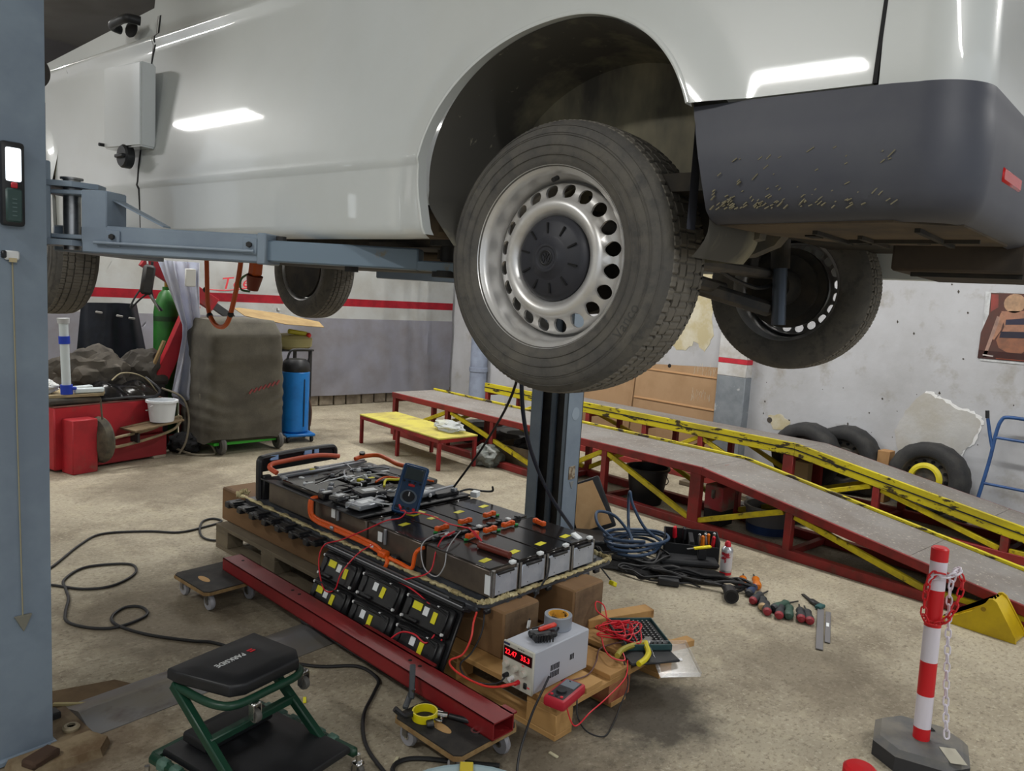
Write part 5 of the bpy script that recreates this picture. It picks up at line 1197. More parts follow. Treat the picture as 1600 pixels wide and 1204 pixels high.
cable('meter_lead', 'thin red lead hanging from the pallet corner', 'lead', [K(.03, -.25, .18), K(.01, -.265, .14), K(.03, -.29, .08), K(.12, -.29, .10), K(.25, -.27, .10), K(.38, -.26, .13), K(.45, -.22, .165)], .0025, M_copper_red)
cable('meter_lead', 'dark red lead lying over the pallet deck toward the bit case', 'lead', [K(.13, -.15, .155), K(.25, -.17, .15), K(.36, -.13, .155), K(.45, -.08, .16), K(.52, -.10, .17), K(.56, -.14, .18)], .003, mat('lead_dark', (90, 60, 58), .5))

# open bit case with test leads heaped on it
bc = kthing('bit_case', 'open dark green case of screwdriver bits overhanging the pallet edge', 'tool case', (.69, -.115, .150), R(-38))
M_case = mat('case_teal', (46, 74, 76), .45)
for c_, s_ in (((0, 0, .006), (.20, .27, .012)), ((-.098, 0, .018), (.006, .27, .03)), ((.098, 0, .018), (.006, .27, .03)), ((0, -.132, .018), (.20, .006, .03)), ((0, .132, .018), (.20, .006, .03))): B().box(c_, s_, bev=.002).build('shell', M_case, bc)
B().box((0, 0, .014), (.185, .25, .012)).build('insert', mat('insert_black', (28, 28, 30), .6), bc)
bit0 = B().cyl((0, 0, 0), (0, 0, .012), .0042, seg=6).build('bit', M_steel, bc, loc=(-.075, -.10, .02))
for i in range(8):
    for j in range(11):
        if i or j: share(bit0, 'bit', bc, (-.075 + .0205 * i, -.10 + .0205 * j, .02))
random.seed(5)
th_ = kthing('test_lead_heap', 'tangle of red test leads heaped on the open bit case', 'test leads', (.595, -.075, .178))
pts = []
for k in range(34):
    a = k * 2.1 + random.uniform(-.5, .5); r_ = random.uniform(.03, .115)
    pts.append((r_ * math.cos(a), r_ * math.sin(a) * 1.0, random.uniform(.0, .045)))
B().tube(pts, .0028, 6, n=7).build('lead', M_copper_red, th_)
B().tube([(-.10, .02, .01), (-.16, -.04, .0), (-.19, -.10, -.005), (-.16, -.14, -.01), (-.12, -.10, .0)], .003, 6).build('lead', M_copper_red, th_)
B().tube([(.02, .08, .03), (.06, .13, .07), (.04, .16, .085), (.01, .13, .06), (.03, .06, .03)], .003, 6).build('lead', M_copper_red, th_)
for (a, c_) in (((-.06, -.02, .03), (-.01, .05, .035)), ((-.02, -.05, .03), (.05, -.01, .035))): B().cyl(a, c_, .007, .005, seg=8).build('probe', M_black, th_)
cu_ = kthing('side_cutter', 'pliers with yellow and black handles lying in front of the bit case', 'pliers', (.535, -.205, .158), R(10)); cu_.scale = (1.25, 1.25, 1.2)
M_pyel = mat('plier_yellow', (204, 190, 20), .45)
B().tube([(-.085, -.045, .014), (-.04, -.048, .014), (.01, -.038, .014), (.05, -.014, .014), (.075, .0, .014)], .0095, 8).build('handle', M_pyel, cu_)
B().tube([(-.085, .03, .018), (-.04, .036, .018), (.01, .028, .016), (.05, .012, .014), (.075, .003, .014)], .0095, 8).build('handle', mat('plier_olive', (150, 140, 50), .5), cu_)
B().box((.09, .0, .014), (.05, .03, .014), (0, 0, .1), bev=.004).build('jaw', M_steel, cu_)
pa = kthing('pliers', 'pliers with bright green and black handles lying on the pallet near the timber end', 'pliers', (.44, .045, .150), R(35))
B().tube([(-.05, .0, .012), (0, .015, .014), (.05, .012, .014), (.07, .002, .014)], .010, 8).build('handle', mat('plier_green', (70, 160, 40), .45), pa)
B().tube([(-.05, -.035, .012), (0, -.028, .014), (.05, -.01, .014), (.07, .0, .014)], .010, 8).build('handle', M_black, pa)
B().box((-.075, -.015, .012), (.06, .03, .016), (0, 0, .2), bev=.005).build('jaw', M_dark, pa)
ld = kthing('case_lid', 'clear plastic case lid tilted over the pallet edge beside the bit case', 'case lid', (.645, -.315, .135), R(-38)); ld.scale = (.86, .86, 1)
M_clearp = mat('clear_plastic', (226, 228, 232), .12, alpha=.16)
ld.rotation_euler = (Matrix.Rotation(KY + R(-38), 3, 'Z') @ Matrix.Rotation(R(16), 3, 'X')).to_euler()
for c_, s_ in (((0, 0, .004), (.20, .22, .003)), ((-.098, 0, .014), (.004, .22, .022)), ((.098, 0, .014), (.004, .22, .022)), ((0, -.108, .014), (.20, .004, .022)), ((0, .108, .014), (.20, .004, .022))): B().box(c_, s_, bev=.001).build('panel', M_clearp, ld)
B().box((.0, .0, .007), (.09, .016, .002)).build('moulded_mark', mat('mould_white', (200, 200, 204), .4), ld)
bk_ = kthing('black_tray', 'black plastic tray under the yellow pliers at the pallet edge', 'tray', (.57, -.25, .146), R(-30)); B().box((0, 0, .006), (.22, .11, .012), bev=.004).build('tray', M_black, bk_)
wb_ = kthing('wood_offcut', 'thin wooden lath sticking out from under the bit case', 'lath', (.74, -.22, .13), R(-15)); B().box((0, 0, .0), (.30, .05, .03), bev=.002).build('lath', M_wood_new, wb_)
# ---------------------------------------------------------------- tools laid out on the floor by the ramp
tc_ = thing('tool_case', 'open black tool case with its lid up and cardboard stuck inside', 'tool case', (3.72, 3.20, 0), R(-46))
B().box((0, .0, .035), (.42, .26, .07), bev=.012).build('case_bottom', M_black, tc_)
lid = empty('lid', tc_, (0, .14, .05), (R(-18), R(-24), 0))
B().box((0, .0, .17), (.30, .03, .36), bev=.02, seg=2).build('lid_shell', M_black, lid)
cb = B().prism([(-.11, .03), (.125, .02), (.10, .33), (-.01, .335), (-.02, .30), (-.06, .295), (-.075, .335), (-.10, .33)], -.022, -.016, 'XZ'); cb.build('cardboard', mat('cardboard_pale', (208, 170, 124), .85, c2=(194, 154, 108), scale=4), lid)
B().tube([(-.15, -.02, .30), (-.175, -.03, .33), (-.13, -.03, .35), (-.08, -.03, .345)], .01, 8).build('strap', M_black, lid)
M_bhose = mat('hose_blue', (46, 66, 92), .45)
hs = thing('blue_hose', 'coiled dark blue hose lying on the black cables by the tool case', 'hose', (3.80, 2.93, 0))
P_ = []
for k in range(56):
    a = k * .42; r_ = .17 + .03 * math.sin(k * .9); P_.append((r_ * 1.15 * math.cos(a), r_ * .95 * math.sin(a), .05 + .0016 * k))
B().tube(P_, .010, 8, n=3).build('coil', M_bhose, hs)
B().tube([(-.18, .05, .13), (-.22, .14, .20), (-.14, .22, .25), (-.03, .17, .22), (-.02, .05, .14), (-.06, -.02, .10)], .010, 8).build('loop', M_bhose, hs)
B().tube([(-.02, .05, .14), (.05, .12, .22), (.09, .16, .33), (.075, .14, .37), (.05, .09, .30), (.03, -.04, .18), (.10, -.15, .10)], .010, 8).build('loop', M_bhose, hs)
random.seed(8)
def coil_heap(label, loc, n, rx, ry, r_, m, rz, zmax=.06):
    t = thing('cable_coil', label, 'cable', loc, rz, 'black cables on the floor by the ramp'); pts = []
    for k in range(n):
        a = k * .55; s_ = random.uniform(.72, 1.05); pts.append((rx * s_ * math.cos(a), ry * s_ * math.sin(a), r_ + random.uniform(0, zmax)))
    B().tube(pts, r_, 7, n=4).build('loops', m, t); return t
M_cab = mat('cable_black', (30, 30, 32), .55)
coil_heap('heap of fine black cables under the blue hose', (3.72, 2.93, 0), 60, .25, .17, .007, M_cab, R(-45))
coil_heap('long coil of black mains cable stretched beside the tool pouch', (3.74, 2.40, 0), 44, .30, .075, .009, M_cab, R(-62), .05)
coil_heap('small heap of dark cable in front of the black pouch', (3.58, 2.62, 0), 36, .20, .09, .006, M_cab, R(-58), .04)
ad_ = thing('cable_adapter', 'black box shaped power adapter among the cables on the floor', 'adapter', (3.555, 2.49, 0), R(-52)); B().box((0, 0, .022), (.12, .055, .04), bev=.006).build('body', M_black, ad_); B().tube([(.06, 0, .02), (.12, .02, .02), (.18, .0, .012)], .005, 6).build('lead', M_black, ad_)
pl_ = thing('cable_plug', 'thick round black plug at the end of the cable coil', 'plug', (3.67, 2.16, 0), R(40)); B().cyl((.04, 0, .042), (-.055, -.0, .04), .034, .040, seg=20).build('socket', M_black, pl_); B().cyl((-.0562, 0, .040), (-.0555, 0, .040), .029, seg=20).build('face', M_slot, pl_); B().cyl((.04, 0, .042), (.11, .02, .03), .03, .014, seg=14).build('boot', M_black, pl_)
bg_ = thing('tool_pouch', 'black open tool pouch with two pockets full of hand tools', 'tool pouch', (4.12, 2.74, 0), R(-52))
M_cloth = mat('pouch_black', (32, 33, 36), .85)
for c_, s_ in (((0, 0, .006), (.34, .22, .012)), ((-.168, 0, .07), (.008, .22, .14)), ((.168, 0, .07), (.008, .22, .14)), ((0, -.108, .05), (.34, .008, .10)), ((0, .108, .07), (.34, .008, .14)), ((.0, 0, .06), (.03, .21, .12))): B().box(c_, s_, bev=.003).build('panel', M_cloth, bg_)
B().box((-.02, -.18, .02), (.36, .16, .035), (0, 0, R(6)), bev=.012).build('flap', M_cloth, bg_)
random.seed(23)
for k in range(11):
    x = random.choice((-1, 1)) * random.uniform(.03, .14); y = random.uniform(-.08, .08); m_ = random.choice((M_copper_red, M_steel, M_black, M_black, mat('handle_orange', (226, 120, 30), .35), M_steel, M_red_paint))
    th = thing('hand_tool', ('red', 'steel grey', 'black', 'orange')[k % 4] + ' handled tool sticking up in the tool pouch ' + ('at its back edge', 'in its middle', 'at its front edge')[k // 4], 'hand tool', bg_.matrix_basis @ Vector((x, y, .014)), random.uniform(0, 6), 'hand tools standing in the tool pouch')
    m_ = (M_copper_red, M_steel, M_black, mat('handle_orange', (226, 120, 30), .35))[k % 4]
    a = random.uniform(-.03, .03)
    B().cyl((0, 0, .0), (a * .5, 0, .07), .004, seg=6).build('shaft', M_steel, th); B().cyl((a * .5, 0, .07), (a, 0, .135), .013, .010, seg=10).build('handle', m_, th); B().sphere((a, 0, .135), .0115, 10).build('butt', m_, th)
yt = thing('yellow_knife', 'flat yellow handled cutter lying over the front of the tool pouch', 'cutter', (4.01, 2.58, .045), R(-40)); B().box((0, 0, .07), (.11, .028, .014), (0, R(-10), 0), bev=.004).build('handle', mat('cutter_yellow', (226, 206, 30), .4), yt); B().box((-.07, 0, .06), (.05, .018, .003), (0, R(-10), 0)).build('blade', M_steel, yt); B().box((0, 0, .03), (.05, .03, .06)).build('holster', M_cloth, yt)
cn = thing('spray_can', 'silver and red aerosol can with a red cap standing by the ramp rail', 'spray can', (4.0, 2.40, 0))
B().lathe([(0, 0), (.031, 0), (.033, .004), (.033, .135), (.031, .14), (.020, .152), (.016, .155), (0, .155)], 28, caps=False).build('can', mat('can_silver', (190, 192, 198), .3, .6), cn)
B().lathe([(.0333, .03), (.0333, .125)], 28, caps=False).build('print', mat('can_print', (206, 204, 206), .4, c2=(176, 40, 56), scale=18, lo=.52, hi=.56), cn)
B().lathe([(.0335, .006), (.0335, .02)], 28, caps=False).build('foot_ring', M_copper_red, cn)
B().lathe([(0, .18), (.010, .18), (.017, .172), (.018, .153), (0, .153)], 20, caps=False).build('cap', mat('cap_red', (196, 30, 48), .35), cn)
cn.scale = (1.05, 1.05, 1.16)
tr_ = thing('tool_roll', 'crumpled black cloth tool roll lying under the cables on the floor', 'tool roll', (3.68, 2.70, 0), R(-60))
B().grid(lambda u, v: Vector((-.42 + .84 * u, (-.15 + .30 * v) * (1 - .35 * abs(2 * u - 1) ** 2), .006 + .022 * abs(noise.noise(Vector((u * 6, v * 4, 1)))) * 2)), 26, 14, .004).build('cloth', mat('roll_black', (30, 30, 32), .85, c2=(44, 43, 43), scale=9), tr_)
M_sdred = mat('driver_red', (138, 38, 46), .5); M_sdblk = mat('driver_black', (44, 46, 50), .5); M_sdor = mat('driver_orange', (232, 128, 36), .25, trans=.25)
M_sdgrn = mat('driver_green', (50, 78, 66), .5)
drv = [((3.93, 2.24), 62, M_sdor, M_sdred, 'orange clear handled screwdriver lying by the aerosol can, next to the plug'), ((3.99, 2.185), 75, M_sdor, M_sdor, 'second orange clear handled screwdriver, standing apart toward the ramp'),
       ((3.86, 2.14), 35, mat('driver_navy', (40, 56, 88), .5), M_sdblk, 'dark blue handled screwdriver next to the orange ones'), ((3.78, 2.06), 20, M_sdblk, M_sdred, 'black and red handled driver in the middle of the row of tools'), ((3.74, 2.00), 60, M_sdblk, mat('driver_beige', (180, 150, 110), .6), 'black handled pliers with beige end in the row of tools'), ((3.70, 1.955), 70, M_sdblk, M_sdred, 'short handled driver with a red butt pointing at the picture'),
       ((3.79, 1.925), -10, M_sdgrn, M_sdblk, 'dark green handled pliers lying across the row of tools'), ((3.715, 1.885), 50, M_sdblk, M_sdred, 'black handled driver with a large red butt beside the green pliers'), ((3.755, 1.855), 55, M_sdgrn, M_sdgrn, 'green handled driver next to the large red butt'), ((3.775, 1.80), 62, M_sdblk, M_sdred, 'next to last black and red driver before the folding saw'), ((3.785, 1.762), 70, M_sdblk, M_sdred, 'last black and red driver of the row beside the saw')]
for (xy, an, m_, m2, lb) in drv:
    t = thing('screwdriver', lb, 'screwdriver', (xy[0], xy[1], 0), R(an * .45 + 2), 'hand tools laid out in a row on the floor')
    B().lathe([(0, -.055), (.013, -.053), (.017, -.04), (.016, -.01), (.013, .02), (.016, .04), (.010, .055), (0, .056)], 14, o=(0, 0, .017), axis='X', caps=False).build('handle', m_, t)
    B().lathe([(0, -.060), (.012, -.057), (.0155, -.048), (.0165, -.040)], 14, o=(0, 0, .0172), axis='X', caps=False).build('butt', m2, t)
    B().cyl((.055, 0, .015), (.14, 0, .006), .004, .003, seg=8).build('shaft', M_dark, t)
    t.scale = (1.3, 1.45, 1.35)
sw = thing('folding_rule', 'grey hinged steel blade with a green knuckle at the end of the tool row', 'blade', (0, 0, 0))
M_bl = mat('blade_grey', (124, 122, 124), .5, .4)
B().bar((3.97, 1.785, .008), (3.49, 1.555, .006), .034, .006, bev=.002).build('blade', M_bl, sw); B().bar((3.96, 1.80, .014), (4.02, 1.80, .014), .035, .02, bev=.004).build('knuckle', mat('knuckle_green', (38, 84, 84), .5), sw); B().bar((4.0, 1.81, .014), (4.04, 1.88, .012), .035, .02, bev=.006).build('handle', M_black, sw); B().bar((4.04, 1.88, .010), (4.10, 1.955, .006), .018, .006).build('point', M_dark, sw)
sw2 = thing('steel_rule', 'narrow grey steel strip lying beside the hinged blade', 'blade', (0, 0, 0)); B().bar((3.975, 1.745, .006), (3.60, 1.568, .005), .026, .006, bev=.002).build('strip', M_bl, sw2); B().box((3.80, 1.664, .0095), (.05, .014, .001), (0, 0, R(25))).build('engraving', M_label, sw2)

# ---------------------------------------------------------------- chain posts, chock, bucket
M_pred2 = mat('post_red', (206, 28, 36), .4); M_pwht = mat('post_white', (222, 216, 226), .4)
M_basegrey = mat('post_base', (92, 92, 92), .7, c2=(112, 108, 100), scale=8)
def chain_post(label, loc, rz, lean):
    t = thing('chain_post', label, 'barrier post', loc, rz, 'red and white barrier posts')
    po_ = [(.08, -.155), (.155, -.08), (.155, .08), (.08, .155), (-.08, .155), (-.155, .08), (-.155, -.08), (-.08, -.155)]
    B().prism(po_, 0, .055).build('base_skirt', mat('base_dark', (52, 52, 54), .7), t); B().prism(po_, .055, .075, taper=.86).build('base_top', M_basegrey, t)
    q = lambda h: Vector((lean[0] * h, lean[1] * h, .072 + h))
    hs_ = [0, .045, .165, .29, .42, .555, .66, .70]
    for k, (a, c_) in enumerate(zip(hs_, hs_[1:])):
        B().cyl(q(a), q(c_), .0285 if k < 6 else .0295, seg=24).build('band', M_pred2 if k % 2 == 0 else M_pwht, t)
    B().lathe([(.0295, 0), (.0295, .006), (.024, .011), (0, .012)], 24, o=q(.70), caps=False).build('cap', M_pred2, t)
    B().box((-.07, -.10, .0765), (.10, .055, .001), (0, 0, R(20))).build('base_sticker', mat('sticker_beige', (176, 172, 156), .6), t)
    B().box((.075, -.02, .077), (.05, .02, .003), (0, 0, R(-60))).build('chain_slot', M_slot, t)
    return t
PB = Vector((2.95, .905, 0))
chain_post('red and white striped chain post standing on a grey base near the yellow chock', PB, R(20), (.075, .02))
chain_post('second red and white post of which only the red cap shows at the bottom', (1.383, .517, 0), R(0), (0, 0))
def link_mesh(m):
    b = B(); P_ = []
    for k in range(14):
        a = 2 * PI * k / 14; P_.append((.009 * math.cos(a), 0, .0115 * math.sin(a) + (.006 if math.sin(a) > 0 else -.006)))
    b.tube(P_, .0034, 6, closed=True, raw=True); o = b.build('link', m); return o
def chain(label, pts, m, group):
    t = thing('chain', label, 'chain', (0, 0, 0), 0, group)
    P_ = spline(pts, 30); step = .027; d = 0; prev = P_[0]; k = 0; src = None
    last = P_[0]; acc = 0
    for q in P_[1:]:
        acc += (q - last).length
        if acc >= step:
            mid = (prev + q) / 2; tdir = (q - prev).normalized()
            if src is None: src = link_mesh(m); o = src; o.parent = t
            else: o = share(src, 'link', t)
            o.location = mid; qt = tdir.to_track_quat('Z', 'Y'); o.rotation_mode = 'QUATERNION'
            o.rotation_quaternion = qt @ Matrix.Rotation(R(90) * (k % 2) + R(20), 3, 'Z').to_quaternion()
            prev = q; acc = 0; k += 1
        last = q
    return t
T = PB + Vector((.05, .015, 0))
rr_ = Vector((.74, -.67, 0)); ff = Vector((-.67, -.74, 0))        # towards picture right, towards picture
def tp_(a, b_, z): q = T + rr_ * a + ff * b_; return (q.x, q.y, z)
chain('red plastic chain hanging in a loop over the top of the striped post', [tp_(-.02, .045, .70), tp_(-.052, .03, .695), tp_(-.062, .02, .64), tp_(-.066, .025, .56), tp_(-.063, .035, .52), tp_(-.03, .048, .515), tp_(.005, .05, .53), tp_(.03, .05, .58), tp_(.05, .04, .64), tp_(.055, .03, .69), tp_(.03, .04, .705)], M_pred2, 'plastic chains on the striped post')
chain('white plastic chain wound round the striped post and hanging to its base', [tp_(-.05, .01, .66), tp_(-.045, .04, .69), tp_(0, .05, .695), tp_(.04, .035, .715), tp_(.045, .0, .70), tp_(.035, .0, .62), tp_(.034, .02, .50), tp_(.036, .04, .35), tp_(.04, .06, .20), tp_(.045, .08, .10)], M_pwht, 'plastic chains on the striped post')
ch = thing('wheel_chock', 'bright yellow plastic wheel chock on the floor against the near ramp', 'wheel chock', (4.42, 1.14, 0))
M_chock = mat('chock_yellow', (206, 176, 20), .4, c2=(186, 156, 22), scale=5)
pol = [(.20, 0), (.20, .018), (.13, .052), (.06, .10), (.0, .165), (-.012, .19), (-.03, .196), (-.05, .185), (-.15, .03), (-.155, 0)]
cm_ = B().prism(pol, .0, .016, 'YZ'); cm_.build('cheek', M_chock, ch); B().prism(pol, .155, .171, 'YZ').build('cheek', M_chock, ch)
B().prism([(.198, .002), (.198, .012), (.125, .044), (.055, .09), (-.008, .158), (-.03, .186), (-.055, .170), (-.15, .02), (-.15, .002)], .014, .157, 'YZ').build('core', M_chock, ch)
for x in (.045, .085, .125): B().prism([(.2, .004), (.2, .018), (.13, .05), (.06, .098), (.0, .163), (-.02, .192), (-.03, .18)], x, x + .008, 'YZ').build('rib', M_chock, ch)
B().cyl((-.002, .005, .13), (.003, .005, .13), .012, seg=14).build('eye', mat('eye_dark', (150, 120, 16), .5), ch)
bk2 = bucket('bucket', 'pale blue plastic bucket lid with a yellow strap at the bottom edge', (1.06, 1.235, 0), .17, .205, .39, mat('bucket_pale', (150, 172, 180), .5), handle=False)
B().lathe([(0, .396), (.205, .396), (.212, .39), (.214, .38)], 40, caps=False).build('lid', mat('lid_pale', (164, 184, 190), .5), bk2); B().box((.10, .13, .40), (.035, .10, .006), (0, 0, R(-40)), bev=.002).build('strap', mat('strap_yellow', (206, 184, 60), .5), bk2)

# ---------------------------------------------------------------- folding creeper seat
st_ = thing('creeper_seat', 'green framed folding creeper used as a seat with a black padded top', 'creeper seat', (.955, 2.26, 0), R(16))
M_cg = mat('creeper_green', (20, 58, 42), .4); M_pad = mat('pad_black', (24, 25, 28), .45, c2=(34, 35, 38), scale=6)
def pad(poly, z0, z1, m, name):
    b = B(); n = len(poly); cx = sum(p_[0] for p_ in poly) / n; cy = sum(p_[1] for p_ in poly) / n
    rs = []
    for f_, z in ((.96, z0), (1.0, z0 + .006), (1.0, z1 - .010), (.985, z1 - .003), (.955, z1), (.5, z1 + .002), (.1, z1 + .002)): rs.append([Vector(((p_[0] - cx) * f_ + cx, (p_[1] - cy) * f_ + cy, z)) for p_ in poly])
    b.rings(rs); return b.build(name, m, st_)
seat = [(-.165, .135), (.165, .135), (.165, -.085), (.13, -.125), (-.10, -.125), (-.135, -.09)]
seat = [(-.17, .135), (.16, .135), (.165, -.07), (.125, -.125), (-.085, -.125), (-.125, -.10), (-.17, .09)]
pad(seat, .352, .392, M_pad, 'seat_pad')
B().tube([(-.155, .12, .336), (-.16, .0, .336), (-.15, -.085, .336), (-.11, -.125, .336), (0, -.13, .336), (.11, -.13, .336), (.155, -.09, .336), (.16, .0, .336), (.155, .12, .336)], .013, 10, n=4).build('seat_frame', M_cg, st_)
M_sid = mat('print_white', (214, 216, 216), .5)
text('lettering', 'PARKSIDE', .031, M_sid, st_, (-.024, .025, .3945), (0, 0, R(182)), ext=.0006, sx=.82)
for dx in (0, .012): B().box((.058 + dx * .2, .034 - dx, .3948), (.020, .008, .0008), (0, 0, R(2))).build('red_mark', mat('mark_red2', (196, 30, 40), .5), st_)
for s_ in (-1, 1):
    B().bar((s_ * .158, .12, .340), (s_ * .165, -.20, .115), .026, .03, bev=.004).build('leg', M_cg, st_)
    B().bar((s_ * .20, .17, .098), (s_ * .20, -.32, .098), .03, .034, bev=.010).build('side_rail', M_cg, st_)
    for k in range(6): B().box((s_ * .203, .10 - .062 * k, .1), (.036, .045, .040), bev=.010).build('rail_cover', mat('cover_greengrey', (74, 104, 92), .6), st_)
    for y in (.16, -.31):
        B().lathe([(.006, -.010), (.022, -.010), (.025, 0), (.022, .010), (.006, .010)], 18, o=(s_ * .22, y, .0255), axis='X', caps=False, closed=True).build('castor_wheel', mat('castor_dark', (92, 90, 86), .5), st_)
        f_ = B().box((s_ * .22, y, .050), (.032, .036, .014), bev=.005); f_.box((s_ * .22 - .014, y, .034), (.003, .018, .03)); f_.box((s_ * .22 + .014, y, .034), (.003, .018, .03)); f_.cyl((s_ * .22, y, .055), (s_ * .22, y, .082), .008, seg=8); f_.build('castor_fork', M_chrome, st_)
    # the seat's own folded-up castors
    x, y = (.10, -.135) if s_ < 0 else (.15, -.10)
    x = s_ * .09 + .03 if s_ < 0 else .165
    f_ = B().box((x, y, .322), (.034, .034, .012), bev=.004); f_.box((x - .014, y - .006, .298), (.003, .022, .045)); f_.box((x + .014, y - .006, .298), (.003, .022, .045)); f_.build('castor_fork', M_chrome, st_)
    B().lathe([(.006, -.009), (.020, -.009), (.0225, 0), (.020, .009), (.006, .009)], 18, o=(x, y - .008, .284), axis='X', caps=False, closed=True).build('castor_wheel', mat('castor_dark', (92, 90, 86), .5), st_)
B().bar((-.165, -.06, .215), (.165, -.06, .215), .028, .026, bev=.004).build('cross_bar', M_cg, st_)
B().bar((-.2, .165, .098), (.2, .165, .098), .03, .03, bev=.008).build('end_rail', M_cg, st_)
pad([(-.18, .14), (.18, .14), (.18, -.31), (-.18, -.31)], .10, .130, M_pad, 'base_pad')
pad([(-.13, .11), (.13, .11), (.13, .0), (-.13, .0)], .136, .172, M_pad, 'head_pad')

# ---------------------------------------------------------------- cables across the floor
def floor_cable(label, pts, r_=.007):
    return cable('floor_cable', label, 'cable', [(x, y, r_ + .001) for x, y in pts], r_, M_cab, group='black cables across the floor')
floor_cable('black cable curving from behind the lift column to the old pallet', [(.72, 4.40), (.86, 4.53), (1.065, 4.835), (1.218, 4.977), (1.451, 4.895), (1.60, 4.78), (1.75, 4.80), (1.90, 4.86), (1.88, 4.95), (1.80, 4.92), (1.72, 4.75), (1.69, 4.60), (1.74, 4.51), (1.85, 4.53)])
floor_cable('black cable with two loops on the bare floor behind the creeper seat', [(.70, 4.36), (.813, 4.262), (.922, 4.13), (1.047, 4.099), (1.182, 4.203), (1.215, 4.341), (1.143, 4.411), (.992, 4.437), (.874, 4.306), (.853, 4.166), (.836, 4.033), (.792, 3.882), (.775, 3.767), (.829, 3.658), (.916, 3.59), (1.014, 3.605), (1.086, 3.659), (1.085, 3.756), (1.023, 3.789), (.949, 3.716), (.941, 3.613), (1.021, 3.439), (1.156, 3.27), (1.227, 3.198), (1.33, 2.98), (1.404, 2.859), (1.498, 2.746), (1.627, 2.655), (1.636, 2.517), (1.572, 2.438), (1.469, 2.339), (1.398, 2.233), (1.352, 2.122), (1.33, 1.986), (1.32, 1.85)])
floor_cable('black cable curving on the floor in front of the near dolly', [(1.33, 1.90), (1.36, 1.98), (1.412, 2.0), (1.473, 1.968), (1.565, 1.873), (1.66, 1.78)], .008)
cable('hanging_cable', 'thin black cable hanging from the van down to the battery pack', 'cable', [(2.03, 2.22, 1.80), (2.07, 2.26, 1.5), (2.09, 2.285, 1.24), (2.41, 2.82, .88), (2.525, 3.22, .53)], .006, M_cab)
cable('hanging_hose', 'dark blue hose hanging from the van past the far column to the tray', 'hose', [(2.05, 2.20, 1.80), (2.075, 2.225, 1.5), (2.095, 2.255, 1.24), (2.25, 2.36, .98), (2.50, 2.47, .70), (2.82, 2.59, .43)], .009, mat('hose_navy', (34, 44, 62), .45))
# bits of litter
random.seed(3)
M_lit = mat('litter_pale', (196, 190, 160), .8)
for k, (x, y, lb) in enumerate(((1.40, 2.02, 'small white scrap on the floor by the bucket'), (1.86, 1.72, 'small white paper scrap on the floor in front of the pallet'), (1.33, 2.55, 'tiny yellow scrap on the floor near the creeper seat'))):
    t = thing('litter_scrap', lb, 'scrap', (x, y, 0), random.uniform(0, 3)); B().box((0, 0, .003), (.04, .012, .005), bev=.001).build('scrap', M_lit if k < 2 else M_yellow, t)
lt = thing('wooden_lath', 'thin pale wooden stick on the floor behind the lift column foot', 'stick', (.66, 2.98, 0), R(-34)); B().box((.03, 0, .006), (.26, .012, .010)).build('stick', mat('stick_pale', (176, 164, 120), .8), lt)
bd_ = thing('floor_board', 'flat brown sheet of hardboard on the floor behind the cover strip', 'board', (.62, 3.02, 0), R(-12)); B().prism([(-.3, -.14), (.22, -.12), (.27, .02), (.16, .13), (-.3, .12)], 0, .004).build('sheet', mat('board_brown', (112, 92, 66), .9, c2=(88, 70, 50), scale=6), bd_)
lt.location.z = .005
# ---------------------------------------------------------------- clutter by the back wall
tm = thing('tire_changer', 'red steel tire changing machine base with a dirty shovel arm by the back wall', 'tire changer', (1.29, 6.63, 0), R(17.3))
M_mach = mat('machine_red', (178, 36, 46), .5, c2=(150, 34, 42), scale=3, c3=(120, 72, 62), s3=5, lo3=.6, hi3=.75)
M_dirt = mat('dirty_iron', (92, 86, 72), .85, c2=(60, 56, 50), scale=9)
B().box((.50, .36, .27), (.94, .60, .50), bev=.01).build('cabinet', M_mach, tm)
B().box((.50, .36, .522), (.94, .60, .008)).build('dusty_top', mat('machine_dust', (120, 78, 70), .8, c2=(140, 110, 96), scale=4), tm)
B().box((.19, -.01, .215), (.20, .16, .43), bev=.006).build('front_column', M_mach, tm)
B().box((.55, .04, .12), (.85, .05, .20), bev=.006).build('lower_skirt', mat('machine_red_dark', (134, 28, 36), .55), tm)
B().lathe([(0, 0), (.10, 0), (.17, .03), (.19, .07), (.185, .085), (.10, .03), (0, .02)], 30, o=(.28, -.02, .24), axis='X', caps=False).build('shovel_pad', M_dirt, tm)
fr_ = B().tube([(.42, -.10, .19), (.40, -.10, .24), (.46, -.10, .26), (.75, -.10, .29), (1.02, -.06, .36), (1.06, -.06, .33), (.95, -.10, .26), (.70, -.11, .21), (.46, -.10, .18), (.42, -.10, .19)], .012, 8); fr_.build('shovel_arm', mat('arm_beige', (150, 134, 104), .7, c2=(110, 100, 80), scale=8), tm)
B().bar((.60, -.10, .275), (.60, -.10, .20), .10, .02).build('arm_block', M_dark, tm)
B().box((.78, -.07, .325), (.46, .22, .016), (0, R(-6), 0), bev=.003).build('shelf', mat('shelf_brown', (122, 104, 78), .85, c2=(96, 80, 60), scale=8), tm)
for (x, y) in ((.2, -.01), (.9, .05)): B().box((x, y, .012), (.12, .10, .024), bev=.004).build('foot', mat('foot_grey', (150, 140, 124), .8), tm)
B().tube([(.33, -.06, .58), (.34, -.07, .4), (.36, -.08, .24)], .007, 6).build('hose', M_dirt, tm)
B().cyl((1.0, .25, .10), (1.06, .24, .10), .11, seg=22).build('roller', M_rubber, tm)
def tmw(x, y, z): return tm.matrix_basis @ Vector((x, y, z))
